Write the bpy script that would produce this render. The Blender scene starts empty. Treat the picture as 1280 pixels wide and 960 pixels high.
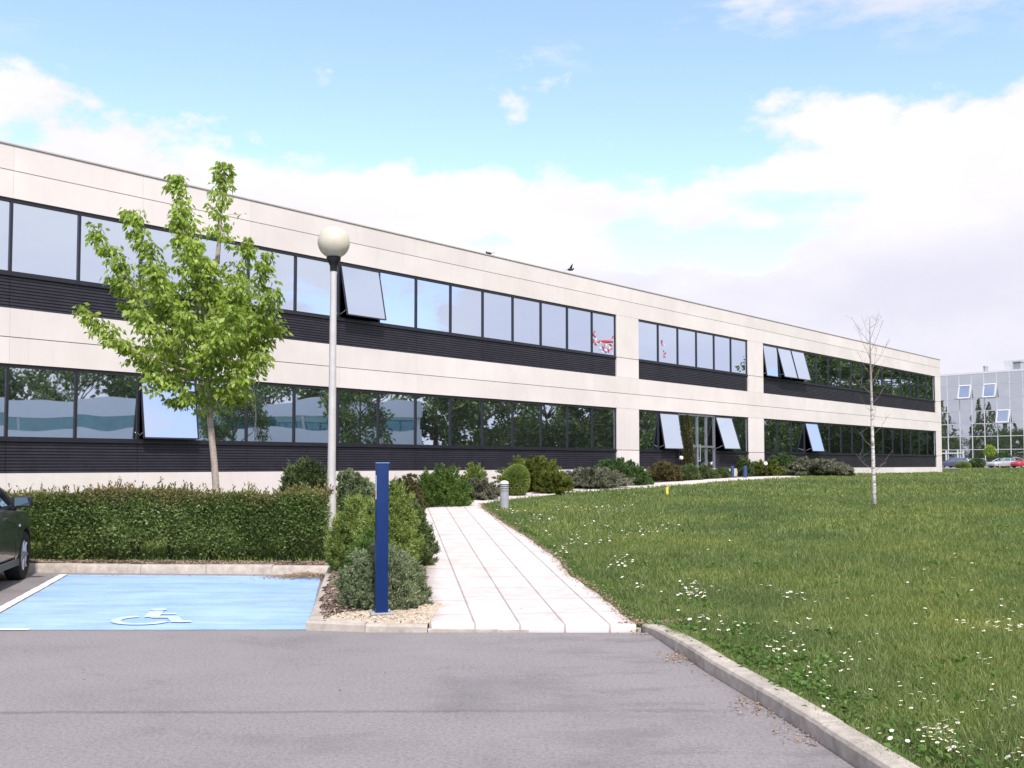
import bpy, bmesh, math, random
import numpy as np
from mathutils import Vector, Matrix

random.seed(7)
RNG = np.random.default_rng(11)
PI = math.pi
SC = bpy.context.scene
COL = SC.collection

# ------------------------------------------------------------------ camera model
F = 1300.0
PITCH = math.radians(2.9)
PPY = 580 - F * math.tan(PITCH)
CAM = np.array([0, 0, 1.6])
FW = np.array([0, math.cos(PITCH), math.sin(PITCH)])
UP = np.array([0, -math.sin(PITCH), math.cos(PITCH)])
RT = np.array([1.0, 0, 0])


def ray(x, y):
    return (x - 640) / F * RT + (PPY - y) / F * UP + FW


def at_z(x, y, z):
    r = ray(x, y)
    return CAM + r * (z - 1.6) / r[2]


def at_depth(x, y, Y):
    r = ray(x, y)
    return CAM + r * Y / r[1]


# ------------------------------------------------------------------ terrain
def sstep(a, b, t):
    t = np.clip((t - a) / (b - a), 0, 1)
    return t * t * (3 - 2 * t)


def tz(X, Y):
    X = np.asarray(X, float); Y = np.asarray(Y, float)
    zr = 0.04 + 0.037 * np.maximum(0, Y - 10)
    zl = 0.10 + 0.042 * np.maximum(0, Y - 15.3)
    w = sstep(-2.9, -1.5, X)
    z = zl * (1 - w) + zr * w
    edge = sstep(1.2, 2.0, X + 0.12 * (np.minimum(Y, 10) - 10)) * sstep(13, 9.5, Y)
    z = z + 0.055 * edge
    cap = 1.05
    z = np.where(z > cap - 0.15, cap - 0.15 + 0.15 * np.tanh(np.maximum(z - cap + 0.15, 0) / 0.15), z)
    return z


def at(x, y, dz=0.0):
    """point of the ground under a pixel"""
    r = ray(x, y)
    lo, hi = 2.0, 200.0
    t = lo
    while t < hi:
        p = CAM + r * t
        if p[2] < float(tz(p[0], p[1])) + dz:
            break
        t += 0.05
    a, b = t - 0.05, t
    for _ in range(20):
        m = (a + b) / 2
        p = CAM + r * m
        if p[2] < float(tz(p[0], p[1])) + dz: b = m
        else: a = m
    return CAM + r * b


def in_poly(X, Y, P):
    P = np.asarray(P, float)[:, :2]
    X = np.asarray(X); Y = np.asarray(Y)
    ins = np.zeros(X.shape, bool)
    n = len(P)
    for i in range(n):
        x0, y0 = P[i]; x1, y1 = P[(i + 1) % n]
        if y0 == y1: continue
        c = ((y0 > Y) != (y1 > Y)) & (X < (x1 - x0) * (Y - y0) / (y1 - y0) + x0)
        ins ^= c
    return ins


def poly_dist(X, Y, P, closed=True):
    P = np.asarray(P, float)[:, :2]
    d = np.full(np.shape(X), 1e9)
    n = len(P)
    for i in range(n if closed else n - 1):
        a = P[i]; b = P[(i + 1) % n]
        ab = b - a
        t = np.clip(((X - a[0]) * ab[0] + (Y - a[1]) * ab[1]) / max(ab @ ab, 1e-9), 0, 1)
        d = np.minimum(d, np.hypot(X - a[0] - t * ab[0], Y - a[1] - t * ab[1]))
    return d


# ------------------------------------------------------------------ node materials
def newmat(name):
    m = bpy.data.materials.new(name); m.use_nodes = True
    nt = m.node_tree; nt.nodes.clear()
    out = nt.nodes.new('ShaderNodeOutputMaterial')
    return m, nt, out


class NT:
    def __init__(s, nt): s.nt = nt
    def n(s, typ, **kw):
        nd = s.nt.nodes.new('ShaderNode' + typ)
        for k, v in kw.items():
            if k.startswith('i_'):
                key = k[2:]
                key = int(key) if key.isdigit() else key.replace('_', ' ')
                s.set(nd, key, v)
            else: setattr(nd, k, v)
        return nd
    def set(s, nd, key, v):
        inp = nd.inputs[key]
        if isinstance(v, bpy.types.NodeSocket): s.nt.links.new(v, inp)
        elif isinstance(v, bpy.types.Node): s.nt.links.new(v.outputs[0], inp)
        else: inp.default_value = v
    def math(s, op, a, b=None, c=None, clamp=False):
        nd = s.n('Math', operation=op); nd.use_clamp = clamp
        s.set(nd, 0, a)
        if b is not None: s.set(nd, 1, b)
        if c is not None: s.set(nd, 2, c)
        return nd.outputs[0]
    def ramp(s, fac, stops, interp='LINEAR'):
        nd = s.n('ValToRGB'); nd.color_ramp.interpolation = interp
        el = nd.color_ramp.elements
        while len(el) < len(stops): el.new(0.5)
        for e, (p, c) in zip(el, stops):
            e.position = p; e.color = (*c, 1) if len(c) == 3 else c
        s.set(nd, 'Fac', fac)
        return nd.outputs[0]
    def noise(s, vec, scale, detail=4, rough=0.55, out=0, dist=0.0):
        nd = s.n('TexNoise'); s.set(nd, 'Vector', vec)
        nd.inputs['Scale'].default_value = scale; nd.inputs['Detail'].default_value = detail
        nd.inputs['Roughness'].default_value = rough; nd.inputs['Distortion'].default_value = dist
        return nd.outputs[out]
    def mix(s, fac, a, b, blend='MIX'):
        nd = s.n('Mix', data_type='RGBA', blend_type=blend)
        s.set(nd, 0, fac)
        for k, v in ((6, a), (7, b)):
            if isinstance(v, tuple) and len(v) == 3: v = (*v, 1)
            s.set(nd, k, v)
        return nd.outputs[2]
    def smooth(s, v, a, b, lo=0.0, hi=1.0):
        nd = s.n('MapRange', interpolation_type='SMOOTHSTEP')
        s.set(nd, 0, v); nd.inputs[1].default_value = a; nd.inputs[2].default_value = b
        nd.inputs[3].default_value = lo; nd.inputs[4].default_value = hi
        return nd.outputs[0]


def surf_mat(name, col, col2=None, rough=0.8, scale=6, spec=0.3, metal=0.0, bump=0.0, bscale=60, coat=0.0, detail=5, big=0.0, bigscale=0.6):
    m, nt, out = newmat(name); k = NT(nt)
    co = k.n('TexCoord').outputs['Object']
    b = k.n('BsdfPrincipled')
    if col2 is not None:
        n = k.noise(co, scale, detail, 0.6)
        c = k.ramp(n, [(0.32, col), (0.68, col2)])
    else:
        c = k.mix(0.0, (*col, 1), (*col, 1))
    if big:
        n2 = k.noise(co, bigscale, 4, 0.6)
        f = k.smooth(n2, 0.3, 0.7, 1 - big, 1 + big * 0.5)
        c = k.mix(1.0, c, f, 'MULTIPLY')
    k.set(b, 'Base Color', c)
    b.inputs['Roughness'].default_value = rough
    b.inputs['Specular IOR Level'].default_value = spec
    b.inputs['Metallic'].default_value = metal
    b.inputs['Coat Weight'].default_value = coat
    if bump:
        bn = k.noise(co, bscale, 3, 0.6)
        bp = k.n('Bump'); bp.inputs['Strength'].default_value = bump; bp.inputs['Distance'].default_value = 0.01
        k.set(bp, 'Height', bn); k.set(b, 'Normal', bp.outputs[0])
    nt.links.new(b.outputs[0], out.inputs[0])
    return m


def leaf_mat(name, c0, c1, c2=None, trans=0.3, rough=0.5, clump=1.2, top=None, topz=(0, 1)):
    m, nt, out = newmat(name); k = NT(nt)
    geo = k.n('NewGeometry'); co = k.n('TexCoord').outputs['Object']
    r = geo.outputs['Random Per Island']
    n = k.noise(co, clump, 3, 0.6)
    f = k.math('ADD', k.math('MULTIPLY', r, 0.55), k.math('MULTIPLY', k.smooth(n, 0.3, 0.7), 0.45))
    stops = [(0.1, c0), (0.6, c1)] + ([(0.95, c2)] if c2 else [])
    c = k.ramp(f, stops)
    if top is not None:
        z = k.n('SeparateXYZ'); k.set(z, 0, co)
        zz = k.math('ADD', z.outputs[2], k.math('MULTIPLY', k.math('SUBTRACT', k.noise(co, 1.1, 3), 0.5), 0.8))
        tf = k.math('MULTIPLY', k.smooth(zz, topz[0], topz[1]), k.smooth(r, 0.15, 0.6, 0.25, 1.0))
        c = k.mix(tf, c, top)
    b = k.n('BsdfPrincipled'); k.set(b, 'Base Color', c)
    b.inputs['Roughness'].default_value = rough; b.inputs['Specular IOR Level'].default_value = 0.35
    t = k.n('BsdfTranslucent'); k.set(t, 'Color', k.mix(1.0, c, (1.15, 1.25, 0.6, 1), 'MULTIPLY'))
    mx = k.n('MixShader'); mx.inputs[0].default_value = trans
    nt.links.new(b.outputs[0], mx.inputs[1]); nt.links.new(t.outputs[0], mx.inputs[2])
    nt.links.new(mx.outputs[0], out.inputs[0])
    return m


# ------------------------------------------------------------------ mesh builders
class MB:
    def __init__(s): s.v = []; s.f = []; s.mi = []
    def add(s, vs, fs, mi=0):
        o = len(s.v); s.v.extend([tuple(map(float, p)) for p in vs])
        for f in fs: s.f.append(tuple(i + o for i in f)); s.mi.append(mi)
        return s
    def box(s, x0, x1, y0, y1, z0, z1, mi=0, T=None):
        vs = [(x, y, z) for z in (z0, z1) for y in (y0, y1) for x in (x0, x1)]
        if T is not None: vs = [T(*v) for v in vs]
        return s.add(vs, [(0, 2, 3, 1), (4, 5, 7, 6), (0, 1, 5, 4), (2, 6, 7, 3), (0, 4, 6, 2), (1, 3, 7, 5)], mi)
    def lathe(s, prof, c=(0, 0, 0), n=20, mi=0, axis='z'):
        vs = []
        for r, z in prof:
            for i in range(n):
                a = 2 * PI * i / n
                p = (r * math.cos(a), r * math.sin(a), z)
                if axis == 'x': p = (z, r * math.cos(a), r * math.sin(a))
                vs.append((p[0] + c[0], p[1] + c[1], p[2] + c[2]))
        fs = []
        for j in range(len(prof) - 1):
            for i in range(n):
                k = (i + 1) % n
                fs.append((j * n + i, j * n + k, (j + 1) * n + k, (j + 1) * n + i))
        if prof[0][0] > 1e-5: fs.append(tuple(range(n - 1, -1, -1)))
        if prof[-1][0] > 1e-5: fs.append(tuple((len(prof) - 1) * n + i for i in range(n)))
        return s.add(vs, fs, mi)
    def tube(s, pts, rad, n=6, mi=0):
        pts = [np.array(p, float) for p in pts]
        vs = []; m = len(pts)
        ref = np.array([0.31, 0.95, 0.05])
        for i, p in enumerate(pts):
            d = pts[min(i + 1, m - 1)] - pts[max(i - 1, 0)]
            d = d / (np.linalg.norm(d) + 1e-9)
            a = np.cross(d, ref); a /= (np.linalg.norm(a) + 1e-9); b = np.cross(d, a)
            r = rad[i] if hasattr(rad, '__len__') else rad
            for q in range(n):
                t = 2 * PI * q / n
                vs.append(p + r * (math.cos(t) * a + math.sin(t) * b))
        fs = []
        for i in range(m - 1):
            for q in range(n):
                w = (q + 1) % n
                fs.append((i * n + q, i * n + w, (i + 1) * n + w, (i + 1) * n + q))
        fs.append(tuple(range(n - 1, -1, -1))); fs.append(tuple((m - 1) * n + q for q in range(n)))
        return s.add(vs, fs, mi)
    def sphere(s, c, r, nu=24, nv=14, sx=1, sy=1, sz=1, mi=0):
        prof = [(max(1e-6, math.sin(PI * j / nv)), -math.cos(PI * j / nv)) for j in range(nv + 1)]
        vs = []
        for q, z in prof:
            for i in range(nu):
                a = 2 * PI * i / nu
                vs.append((c[0] + r * sx * q * math.cos(a), c[1] + r * sy * q * math.sin(a), c[2] + r * sz * z))
        fs = [(j * nu + i, j * nu + (i + 1) % nu, (j + 1) * nu + (i + 1) % nu, (j + 1) * nu + i) for j in range(nv) for i in range(nu)]
        return s.add(vs, fs, mi)


def tag(o, label=None, cat=None, group=None, kind=None):
    if label: o['label'] = label
    if cat: o['category'] = cat
    if group: o['group'] = group
    if kind: o['kind'] = kind
    return o


def obj(name, mb, mats, parent=None, origin=None, smooth=False, bevel=0.0):
    """vertices are given in world coordinates when origin is given, else local"""
    if not isinstance(mats, (list, tuple)): mats = [mats]
    me = bpy.data.meshes.new(name)
    v = mb.v
    if origin is not None:
        ox, oy, oz = origin; v = [(a - ox, b - oy, c - oz) for a, b, c in v]
    me.from_pydata(v, [], mb.f)
    for m in mats: me.materials.append(m)
    if any(mb.mi): me.polygons.foreach_set('material_index', mb.mi)
    bm = bmesh.new(); bm.from_mesh(me); bmesh.ops.recalc_face_normals(bm, faces=bm.faces)
    if bevel:
        bmesh.ops.bevel(bm, geom=[e for e in bm.edges if len(e.link_faces) == 2 and e.calc_face_angle(0) > 0.6], offset=bevel, segments=2, profile=0.6, affect='EDGES', clamp_overlap=True)
    bm.to_mesh(me); bm.free()
    if smooth:
        me.polygons.foreach_set('use_smooth', [True] * len(me.polygons))
        if smooth != True: me.set_sharp_from_angle(angle=smooth)
    me.update()
    o = bpy.data.objects.new(name, me); COL.objects.link(o)
    if parent is not None: o.parent = parent
    elif origin is not None: o.location = origin
    return o


def empty(name, loc, rz=0):
    o = bpy.data.objects.new(name, None); COL.objects.link(o)
    o.location = loc; o.rotation_euler = (0, 0, rz); o.empty_display_size = 0.3
    return o


def npmesh(name, V, Q, mats, parent=None, loc=None, smooth=False, mi=None):
    me = bpy.data.meshes.new(name)
    V = np.ascontiguousarray(V, np.float32); Q = np.ascontiguousarray(Q, np.int32)
    k = Q.shape[1]
    me.vertices.add(len(V)); me.vertices.foreach_set('co', V.ravel())
    me.loops.add(Q.size); me.loops.foreach_set('vertex_index', Q.ravel())
    me.polygons.add(len(Q)); me.polygons.foreach_set('loop_start', np.arange(len(Q), dtype=np.int32) * k)
    me.polygons.foreach_set('loop_total', np.full(len(Q), k, np.int32))
    for m in (mats if isinstance(mats, (list, tuple)) else [mats]): me.materials.append(m)
    if mi is not None: me.polygons.foreach_set('material_index', np.asarray(mi, np.int32))
    if smooth: me.polygons.foreach_set('use_smooth', np.ones(len(Q), bool))
    me.update(calc_edges=True)
    o = bpy.data.objects.new(name, me); COL.objects.link(o)
    if parent is not None: o.parent = parent
    if loc is not None: o.location = loc
    return o


def unit(v): return v / (np.linalg.norm(v, axis=-1, keepdims=True) + 1e-9)


def leaf_geo(C, D, L, W, fold=0.15):
    n = len(C); D = unit(D)
    R = unit(RNG.normal(size=(n, 3)))
    S = unit(np.cross(D, R)); N = np.cross(S, D)
    L = np.broadcast_to(np.asarray(L, float), (n,))[:, None]; W = np.broadcast_to(np.asarray(W, float), (n,))[:, None]
    mid = C + D * L * 0.42 + N * W * fold
    V = np.stack([C, mid + S * W * 0.5, C + D * L, mid - S * W * 0.5], 1).reshape(-1, 3)
    Q = np.arange(4 * n).reshape(n, 4)
    return V, Q


# ------------------------------------------------------------------ materials
M = {}
M['concrete'] = surf_mat('concrete_panel', (0.635, 0.585, 0.55), (0.675, 0.625, 0.59), 0.85, 1.3, 0.2, bump=0.15, bscale=90, big=0.06, bigscale=0.35)
M['joint'] = surf_mat('joint_sealant', (0.36, 0.32, 0.30), rough=0.9)
M['coping'] = surf_mat('coping_metal', (0.40, 0.37, 0.34), (0.46, 0.43, 0.40), 0.5, 4, metal=0.1)
M['blackframe'] = surf_mat('black_aluminium', (0.012, 0.012, 0.018), (0.018, 0.018, 0.026), 0.35, 8, 0.5)
M['louvre'] = surf_mat('black_louvre', (0.022, 0.020, 0.030), (0.032, 0.029, 0.042), 0.45, 3, 0.5, big=0.15)
M['darkroom'] = surf_mat('dark_interior', (0.012, 0.012, 0.012), (0.02, 0.018, 0.016), 0.9, 2)
M['alu'] = surf_mat('aluminium', (0.55, 0.55, 0.56), (0.62, 0.62, 0.63), 0.4, 8, metal=0.6)
M['whitealu'] = surf_mat('white_frame', (0.58, 0.58, 0.60), (0.66, 0.66, 0.67), 0.5, 5)
M['kerb'] = surf_mat('kerb_concrete', (0.34, 0.295, 0.25), (0.50, 0.45, 0.39), 0.9, 9, 0.2, bump=0.5, bscale=70, big=0.2, bigscale=1.5)
M['black'] = surf_mat('black_plastic', (0.012, 0.012, 0.013), (0.02, 0.02, 0.02), 0.4, 9)
M['rubber'] = surf_mat('rubber', (0.015, 0.015, 0.016), (0.024, 0.023, 0.023), 0.8, 15)
M['bark'] = surf_mat('pale_bark', (0.27, 0.22, 0.18), (0.40, 0.34, 0.29), 0.9, 16, bump=0.6, bscale=60)
M['darkbark'] = surf_mat('dark_bark', (0.07, 0.05, 0.035), (0.13, 0.10, 0.07), 0.9, 20)
M['postmetal'] = surf_mat('pole_paint', (0.50, 0.47, 0.45), (0.58, 0.55, 0.52), 0.35, 5, 0.5, metal=0.25)
M['bluepaint'] = surf_mat('blue_paint', (0.004, 0.020, 0.090), (0.006, 0.026, 0.11), 0.38, 3, 0.22, coat=0.0)
M['slate'] = surf_mat('grey_paint', (0.28, 0.29, 0.31), (0.34, 0.35, 0.37), 0.5, 6)


M['slate3'] = surf_mat('door_frame_grey', (0.13, 0.13, 0.14), (0.18, 0.18, 0.19), 0.45, 6)


def weathered():
    m = M['concrete']; nt = m.node_tree; k = NT(nt)
    b = [n for n in nt.nodes if n.type == 'BSDF_PRINCIPLED'][0]
    src = b.inputs['Base Color'].links[0].from_socket
    geo = k.n('NewGeometry'); co = k.n('TexCoord').outputs['Object']
    v = k.ramp(geo.outputs['Random Per Island'], [(0, (0.955, 0.95, 0.945)), (1, (1.03, 1.03, 1.03))])
    c = k.mix(1.0, src, v, 'MULTIPLY')
    mp = k.n('Mapping'); k.set(mp, 0, co); mp.inputs['Scale'].default_value = (7, 7, 0.35)
    st = k.smooth(k.noise(mp.outputs[0], 1.0, 5, 0.65), 0.52, 0.78)
    c = k.mix(k.math('MULTIPLY', st, 0.15), c, (0.36, 0.33, 0.30))
    k.set(b, 'Base Color', c)
weathered()


def glass_mat(name, tint, dark, fac, warm=0.0):
    m, nt, out = newmat(name); k = NT(nt)
    g = k.n('BsdfGlossy'); g.inputs['Color'].default_value = (*tint, 1); g.inputs['Roughness'].default_value = 0.012
    d = k.n('BsdfDiffuse')
    co = k.n('TexCoord').outputs['Object']
    k.set(d, 'Color', k.ramp(k.noise(co, 1.5, 3), [(0.35, dark), (0.75, tuple(c * 1.8 for c in dark))]))
    lw = k.n('LayerWeight'); lw.inputs[0].default_value = 0.5
    f = k.smooth(lw.outputs['Facing'], 0.2, 1.0, fac, 0.97)
    # slow waviness of float glass
    nb = k.noise(co, 0.9, 1, 0.4)
    bp = k.n('Bump'); bp.inputs['Strength'].default_value = 0.022; bp.inputs['Distance'].default_value = 0.05
    k.set(bp, 'Height', nb); k.set(g, 'Normal', bp.outputs[0])
    mx = k.n('MixShader'); k.set(mx, 0, f)
    nt.links.new(d.outputs[0], mx.inputs[1]); nt.links.new(g.outputs[0], mx.inputs[2]); nt.links.new(mx.outputs[0], out.inputs[0])
    return m


M['pane'] = glass_mat('mirror_glass', (0.76, 0.85, 1.0), (0.035, 0.042, 0.038), 0.80)
M['panefar'] = glass_mat('grey_glass', (0.74, 0.79, 0.87), (0.03, 0.035, 0.035), 0.68)
M['teal'] = glass_mat('teal_glass', (0.35, 0.55, 0.60), (0.03, 0.12, 0.13), 0.35)

# car paint etc
def paint(name, c):
    m, nt, out = newmat(name); k = NT(nt)
    b = k.n('BsdfPrincipled'); co = k.n('TexCoord').outputs['Object']
    k.set(b, 'Base Color', k.ramp(k.noise(co, 3, 4), [(0.3, c), (0.8, tuple(x * 1.15 + 0.004 for x in c))]))
    b.inputs['Roughness'].default_value = 0.3; b.inputs['Metallic'].default_value = 0.35; b.inputs['Coat Weight'].default_value = 0.8
    b.inputs['Coat Roughness'].default_value = 0.04
    nt.links.new(b.outputs[0], out.inputs[0]); return m
M['carglass'] = glass_mat('car_glass', (0.6, 0.75, 0.85), (0.02, 0.03, 0.035), 0.35)
M['rim'] = surf_mat('wheel_rim', (0.45, 0.45, 0.46), (0.55, 0.55, 0.56), 0.35, 9, metal=0.7)


# --- asphalt
def asphalt():
    m, nt, out = newmat('asphalt'); k = NT(nt)
    co = k.n('TexCoord').outputs['Object']
    fine = k.noise(co, 160, 3, 0.7)
    med = k.noise(co, 38, 5, 0.7)
    big = k.noise(co, 0.75, 8, 0.62, dist=0.3)
    c = k.ramp(fine, [(0.32, (0.150, 0.135, 0.136)), (0.5, (0.228, 0.208, 0.210)), (0.68, (0.34, 0.315, 0.312))])
    c = k.mix(1.0, c, k.ramp(med, [(0.3, (0.70,) * 3), (0.5, (1.0,) * 3), (0.7, (1.25,) * 3)]), 'MULTIPLY')
    c = k.mix(1.0, c, k.ramp(big, [(0.25, (0.72, 0.72, 0.74)), (0.45, (0.97,) * 3), (0.8, (1.10,) * 3)]), 'MULTIPLY')
    # bright stone chips
    vo = k.n('TexVoronoi'); k.set(vo, 'Vector', co); vo.inputs['Scale'].default_value = 55
    chip = k.math('LESS_THAN', vo.outputs['Distance'], 0.12)
    chip = k.math('MULTIPLY', chip, k.math('GREATER_THAN', k.noise(co, 30, 2), 0.58))
    c = k.mix(k.math('MULTIPLY', chip, 0.5), c, (0.42, 0.39, 0.38))
    # oily dark patches towards the lawn kerb and old patch marks
    s0 = k.n('SeparateXYZ'); k.set(s0, 0, co)
    mpx = k.n('Mapping'); k.set(mpx, 0, co); mpx.inputs['Scale'].default_value = (0.7, 1.5, 1)
    pt = k.math('MULTIPLY', k.smooth(k.noise(mpx.outputs[0], 1.5, 9, 0.7), 0.47, 0.62), k.smooth(s0.outputs[0], -0.8, 1.2, 0.15, 0.8))
    c = k.mix(k.math('MULTIPLY', pt, 0.42), c, (0.10, 0.088, 0.09))
    vc = k.n('TexVoronoi'); vc.feature = 'DISTANCE_TO_EDGE'; vc.inputs['Scale'].default_value = 0.55
    wv = k.n('VectorMath', operation='ADD'); k.set(wv, 0, co); k.set(wv, 1, k.noise(co, 2.2, 6, 0.7, out=1)); k.set(vc, 'Vector', wv.outputs[0])
    crk = k.math('MULTIPLY', k.smooth(vc.outputs['Distance'], 0.0, 0.006, 1.0, 0.0), k.smooth(k.noise(co, 0.8, 3), 0.5, 0.62))
    c = k.mix(k.math('MULTIPLY', crk, 0.55), c, (0.05, 0.045, 0.045))
    # long paving seam
    s = k.n('SeparateXYZ'); k.set(s, 0, co)
    wob = k.math('MULTIPLY', k.math('SUBTRACT', k.noise(co, 1.3, 5, 0.7), 0.5), 0.12)
    yy = k.math('ADD', k.math('SUBTRACT', s.outputs[1], 6.83), k.math('ADD', wob, k.math('MULTIPLY', s.outputs[0], -0.012)))
    seam = k.smooth(k.math('ABSOLUTE', yy), 0.008, 0.05, 1.0, 0.0)
    seam = k.math('MULTIPLY', seam, k.math('MULTIPLY', k.smooth(s.outputs[0], -1.0, 1.0, 1.0, 0.25), k.smooth(k.noise(co, 6, 3), 0.3, 0.6, 0.45, 0.9)))
    c = k.mix(k.math('MULTIPLY', seam, 0.45), c, (0.05, 0.042, 0.045))
    b = k.n('BsdfPrincipled'); k.set(b, 'Base Color', c); b.inputs['Roughness'].default_value = 0.85; b.inputs['Specular IOR Level'].default_value = 0.25
    bp = k.n('Bump'); bp.inputs['Strength'].default_value = 0.5; bp.inputs['Distance'].default_value = 0.006; k.set(bp, 'Height', fine); k.set(b, 'Normal', bp.outputs[0])
    nt.links.new(b.outputs[0], out.inputs[0]); return m
M['asphalt'] = asphalt()


def painted(name, col, col2, wear, wearscale=1.2, amt=0.42, under=(0.20, 0.22, 0.26)):
    m, nt, out = newmat(name); k = NT(nt)
    co = k.n('TexCoord').outputs['Object']
    fine = k.noise(co, 150, 3, 0.7)
    big = k.noise(co, wearscale, 6, 0.7)
    c = k.ramp(big, [(0.3, col2), (0.6, col)])
    c = k.mix(1.0, c, k.ramp(fine, [(0.3, (0.9,) * 3), (0.7, (1.06,) * 3)]), 'MULTIPLY')
    mp = k.n('Mapping'); k.set(mp, 0, co); mp.inputs['Scale'].default_value = (0.45, 2.2, 1); mp.inputs['Location'].default_value = (1.7, 0.3, 0)
    w = k.noise(mp.outputs[0], 1.6, 8, 0.75)
    # more wear towards the right kerb where tyres and litter rub
    wf = k.math('MULTIPLY', k.smooth(w, wear, wear + 0.16), k.smooth(fine, 0.25, 0.6, 0.4, 1))
    c = k.mix(k.math('MULTIPLY', wf, amt), c, under)
    b = k.n('BsdfPrincipled'); k.set(b, 'Base Color', c); b.inputs['Roughness'].default_value = 0.7; b.inputs['Specular IOR Level'].default_value = 0.3
    bp = k.n('Bump'); bp.inputs['Strength'].default_value = 0.3; bp.inputs['Distance'].default_value = 0.004; k.set(bp, 'Height', fine); k.set(b, 'Normal', bp.outputs[0])
    nt.links.new(b.outputs[0], out.inputs[0]); return m
M['baypaint'] = painted('blue_bay_paint', (0.335, 0.49, 0.76), (0.245, 0.40, 0.70), 0.45)
M['symbol'] = painted('worn_symbol_paint', (0.80, 0.82, 0.84), (0.58, 0.66, 0.78), 0.36, 5, 0.9, (0.335, 0.49, 0.76))
M['whitepaint'] = painted('white_line_paint', (0.80, 0.80, 0.80), (0.70, 0.70, 0.70), 0.6, 4)


# --- path slabs : direction of the joints
def slabs(name, ang, w, l, origin):
    m, nt, out = newmat(name); k = NT(nt)
    co = k.n('TexCoord').outputs['Object']
    mp = k.n('Mapping', vector_type='POINT')
    k.set(mp, 0, co); mp.inputs['Rotation'].default_value = (0, 0, ang); mp.inputs['Location'].default_value = origin
    br = k.n('TexBrick'); k.set(br, 'Vector', mp.outputs[0])
    br.offset = 0.0; br.squash = 1.0
    br.inputs['Scale'].default_value = 1.0
    br.inputs['Mortar Size'].default_value = 0.012; br.inputs['Mortar Smooth'].default_value = 0.3
    br.inputs['Brick Width'].default_value = l; br.inputs['Row Height'].default_value = w
    br.inputs['Color1'].default_value = (0.61, 0.545, 0.52, 1); br.inputs['Color2'].default_value = (0.555, 0.495, 0.47, 1)
    br.inputs['Mortar'].default_value = (0.33, 0.29, 0.27, 1)
    n = k.noise(co, 3, 5, 0.7)
    c = k.mix(1.0, br.outputs['Color'], k.ramp(n, [(0.28, (0.80, 0.79, 0.78)), (0.6, (1.05,) * 3)]), 'MULTIPLY')
    f = k.noise(co, 120, 3, 0.7)
    c = k.mix(1.0, c, k.ramp(f, [(0.3, (0.93,) * 3), (0.7, (1.05,) * 3)]), 'MULTIPLY')
    spots = k.smooth(k.noise(co, 1.1, 7, 0.7), 0.6, 0.75)
    c = k.mix(k.math('MULTIPLY', spots, 0.35), c, (0.45, 0.38, 0.33))
    b = k.n('BsdfPrincipled'); k.set(b, 'Base Color', c); b.inputs['Roughness'].default_value = 0.85; b.inputs['Specular IOR Level'].default_value = 0.2
    bp = k.n('Bump'); bp.inputs['Strength'].default_value = 0.4; bp.inputs['Distance'].default_value = 0.01
    k.set(bp, 'Height', k.math('MULTIPLY', br.outputs['Fac'], -1.0)); k.set(b, 'Normal', bp.outputs[0])
    nt.links.new(b.outputs[0], out.inputs[0]); return m


def soil(name, c0, c1, c2, scale=14, bump=0.9):
    m, nt, out = newmat(name); k = NT(nt)
    co = k.n('TexCoord').outputs['Object']
    n = k.noise(co, scale, 8, 0.75); n2 = k.noise(co, 0.7, 4, 0.6)
    c = k.ramp(n, [(0.3, c0), (0.5, c1), (0.72, c2)])
    c = k.mix(1.0, c, k.ramp(n2, [(0.3, (0.78,) * 3), (0.7, (1.15,) * 3)]), 'MULTIPLY')
    b = k.n('BsdfPrincipled'); k.set(b, 'Base Color', c); b.inputs['Roughness'].default_value = 0.95; b.inputs['Specular IOR Level'].default_value = 0.1
    bp = k.n('Bump'); bp.inputs['Strength'].default_value = bump; bp.inputs['Distance'].default_value = 0.03; k.set(bp, 'Height', n); k.set(b, 'Normal', bp.outputs[0])
    nt.links.new(b.outputs[0], out.inputs[0]); return m
M['turf'] = soil('turf_soil', (0.035, 0.055, 0.015), (0.055, 0.09, 0.022), (0.10, 0.12, 0.045), 20)
M['mulch'] = soil('bark_mulch', (0.035, 0.02, 0.015), (0.085, 0.055, 0.04), (0.20, 0.15, 0.11), 40)


def grass_mat(name, boost=1.0):
    m, nt, out = newmat(name); k = NT(nt)
    geo = k.n('NewGeometry'); co = k.n('TexCoord').outputs['Object']
    r = geo.outputs['Random Per Island']
    n = k.noise(co, 0.33, 5, 0.62); n2 = k.noise(co, 1.7, 4, 0.6)
    c = k.ramp(r, [(0.0, (0.100, 0.145, 0.036)), (0.5, (0.158, 0.218, 0.062)), (0.86, (0.215, 0.275, 0.095)), (0.98, (0.38, 0.36, 0.19))])
    c = k.mix(1.0, c, k.ramp(n, [(0.3, (0.66, 0.72, 0.80)), (0.5, (1.0, 1.0, 1.0)), (0.70, (1.38, 1.20, 0.98))]), 'MULTIPLY')
    c = k.mix(1.0, c, k.ramp(n2, [(0.3, (0.80, 0.85, 0.8)), (0.7, (1.15, 1.1, 1.1))]), 'MULTIPLY')
    b = k.n('BsdfPrincipled'); k.set(b, 'Base Color', c); b.inputs['Roughness'].default_value = 0.55; b.inputs['Specular IOR Level'].default_value = 0.3
    t = k.n('BsdfTranslucent'); k.set(t, 'Color', k.mix(1.0, c, (1.1, 1.2, 0.6, 1), 'MULTIPLY'))
    mx = k.n('MixShader'); mx.inputs[0].default_value = 0.3
    nt.links.new(b.outputs[0], mx.inputs[1]); nt.links.new(t.outputs[0], mx.inputs[2]); nt.links.new(mx.outputs[0], out.inputs[0])
    return m
M['grass'] = grass_mat('grass_blades')

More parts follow.
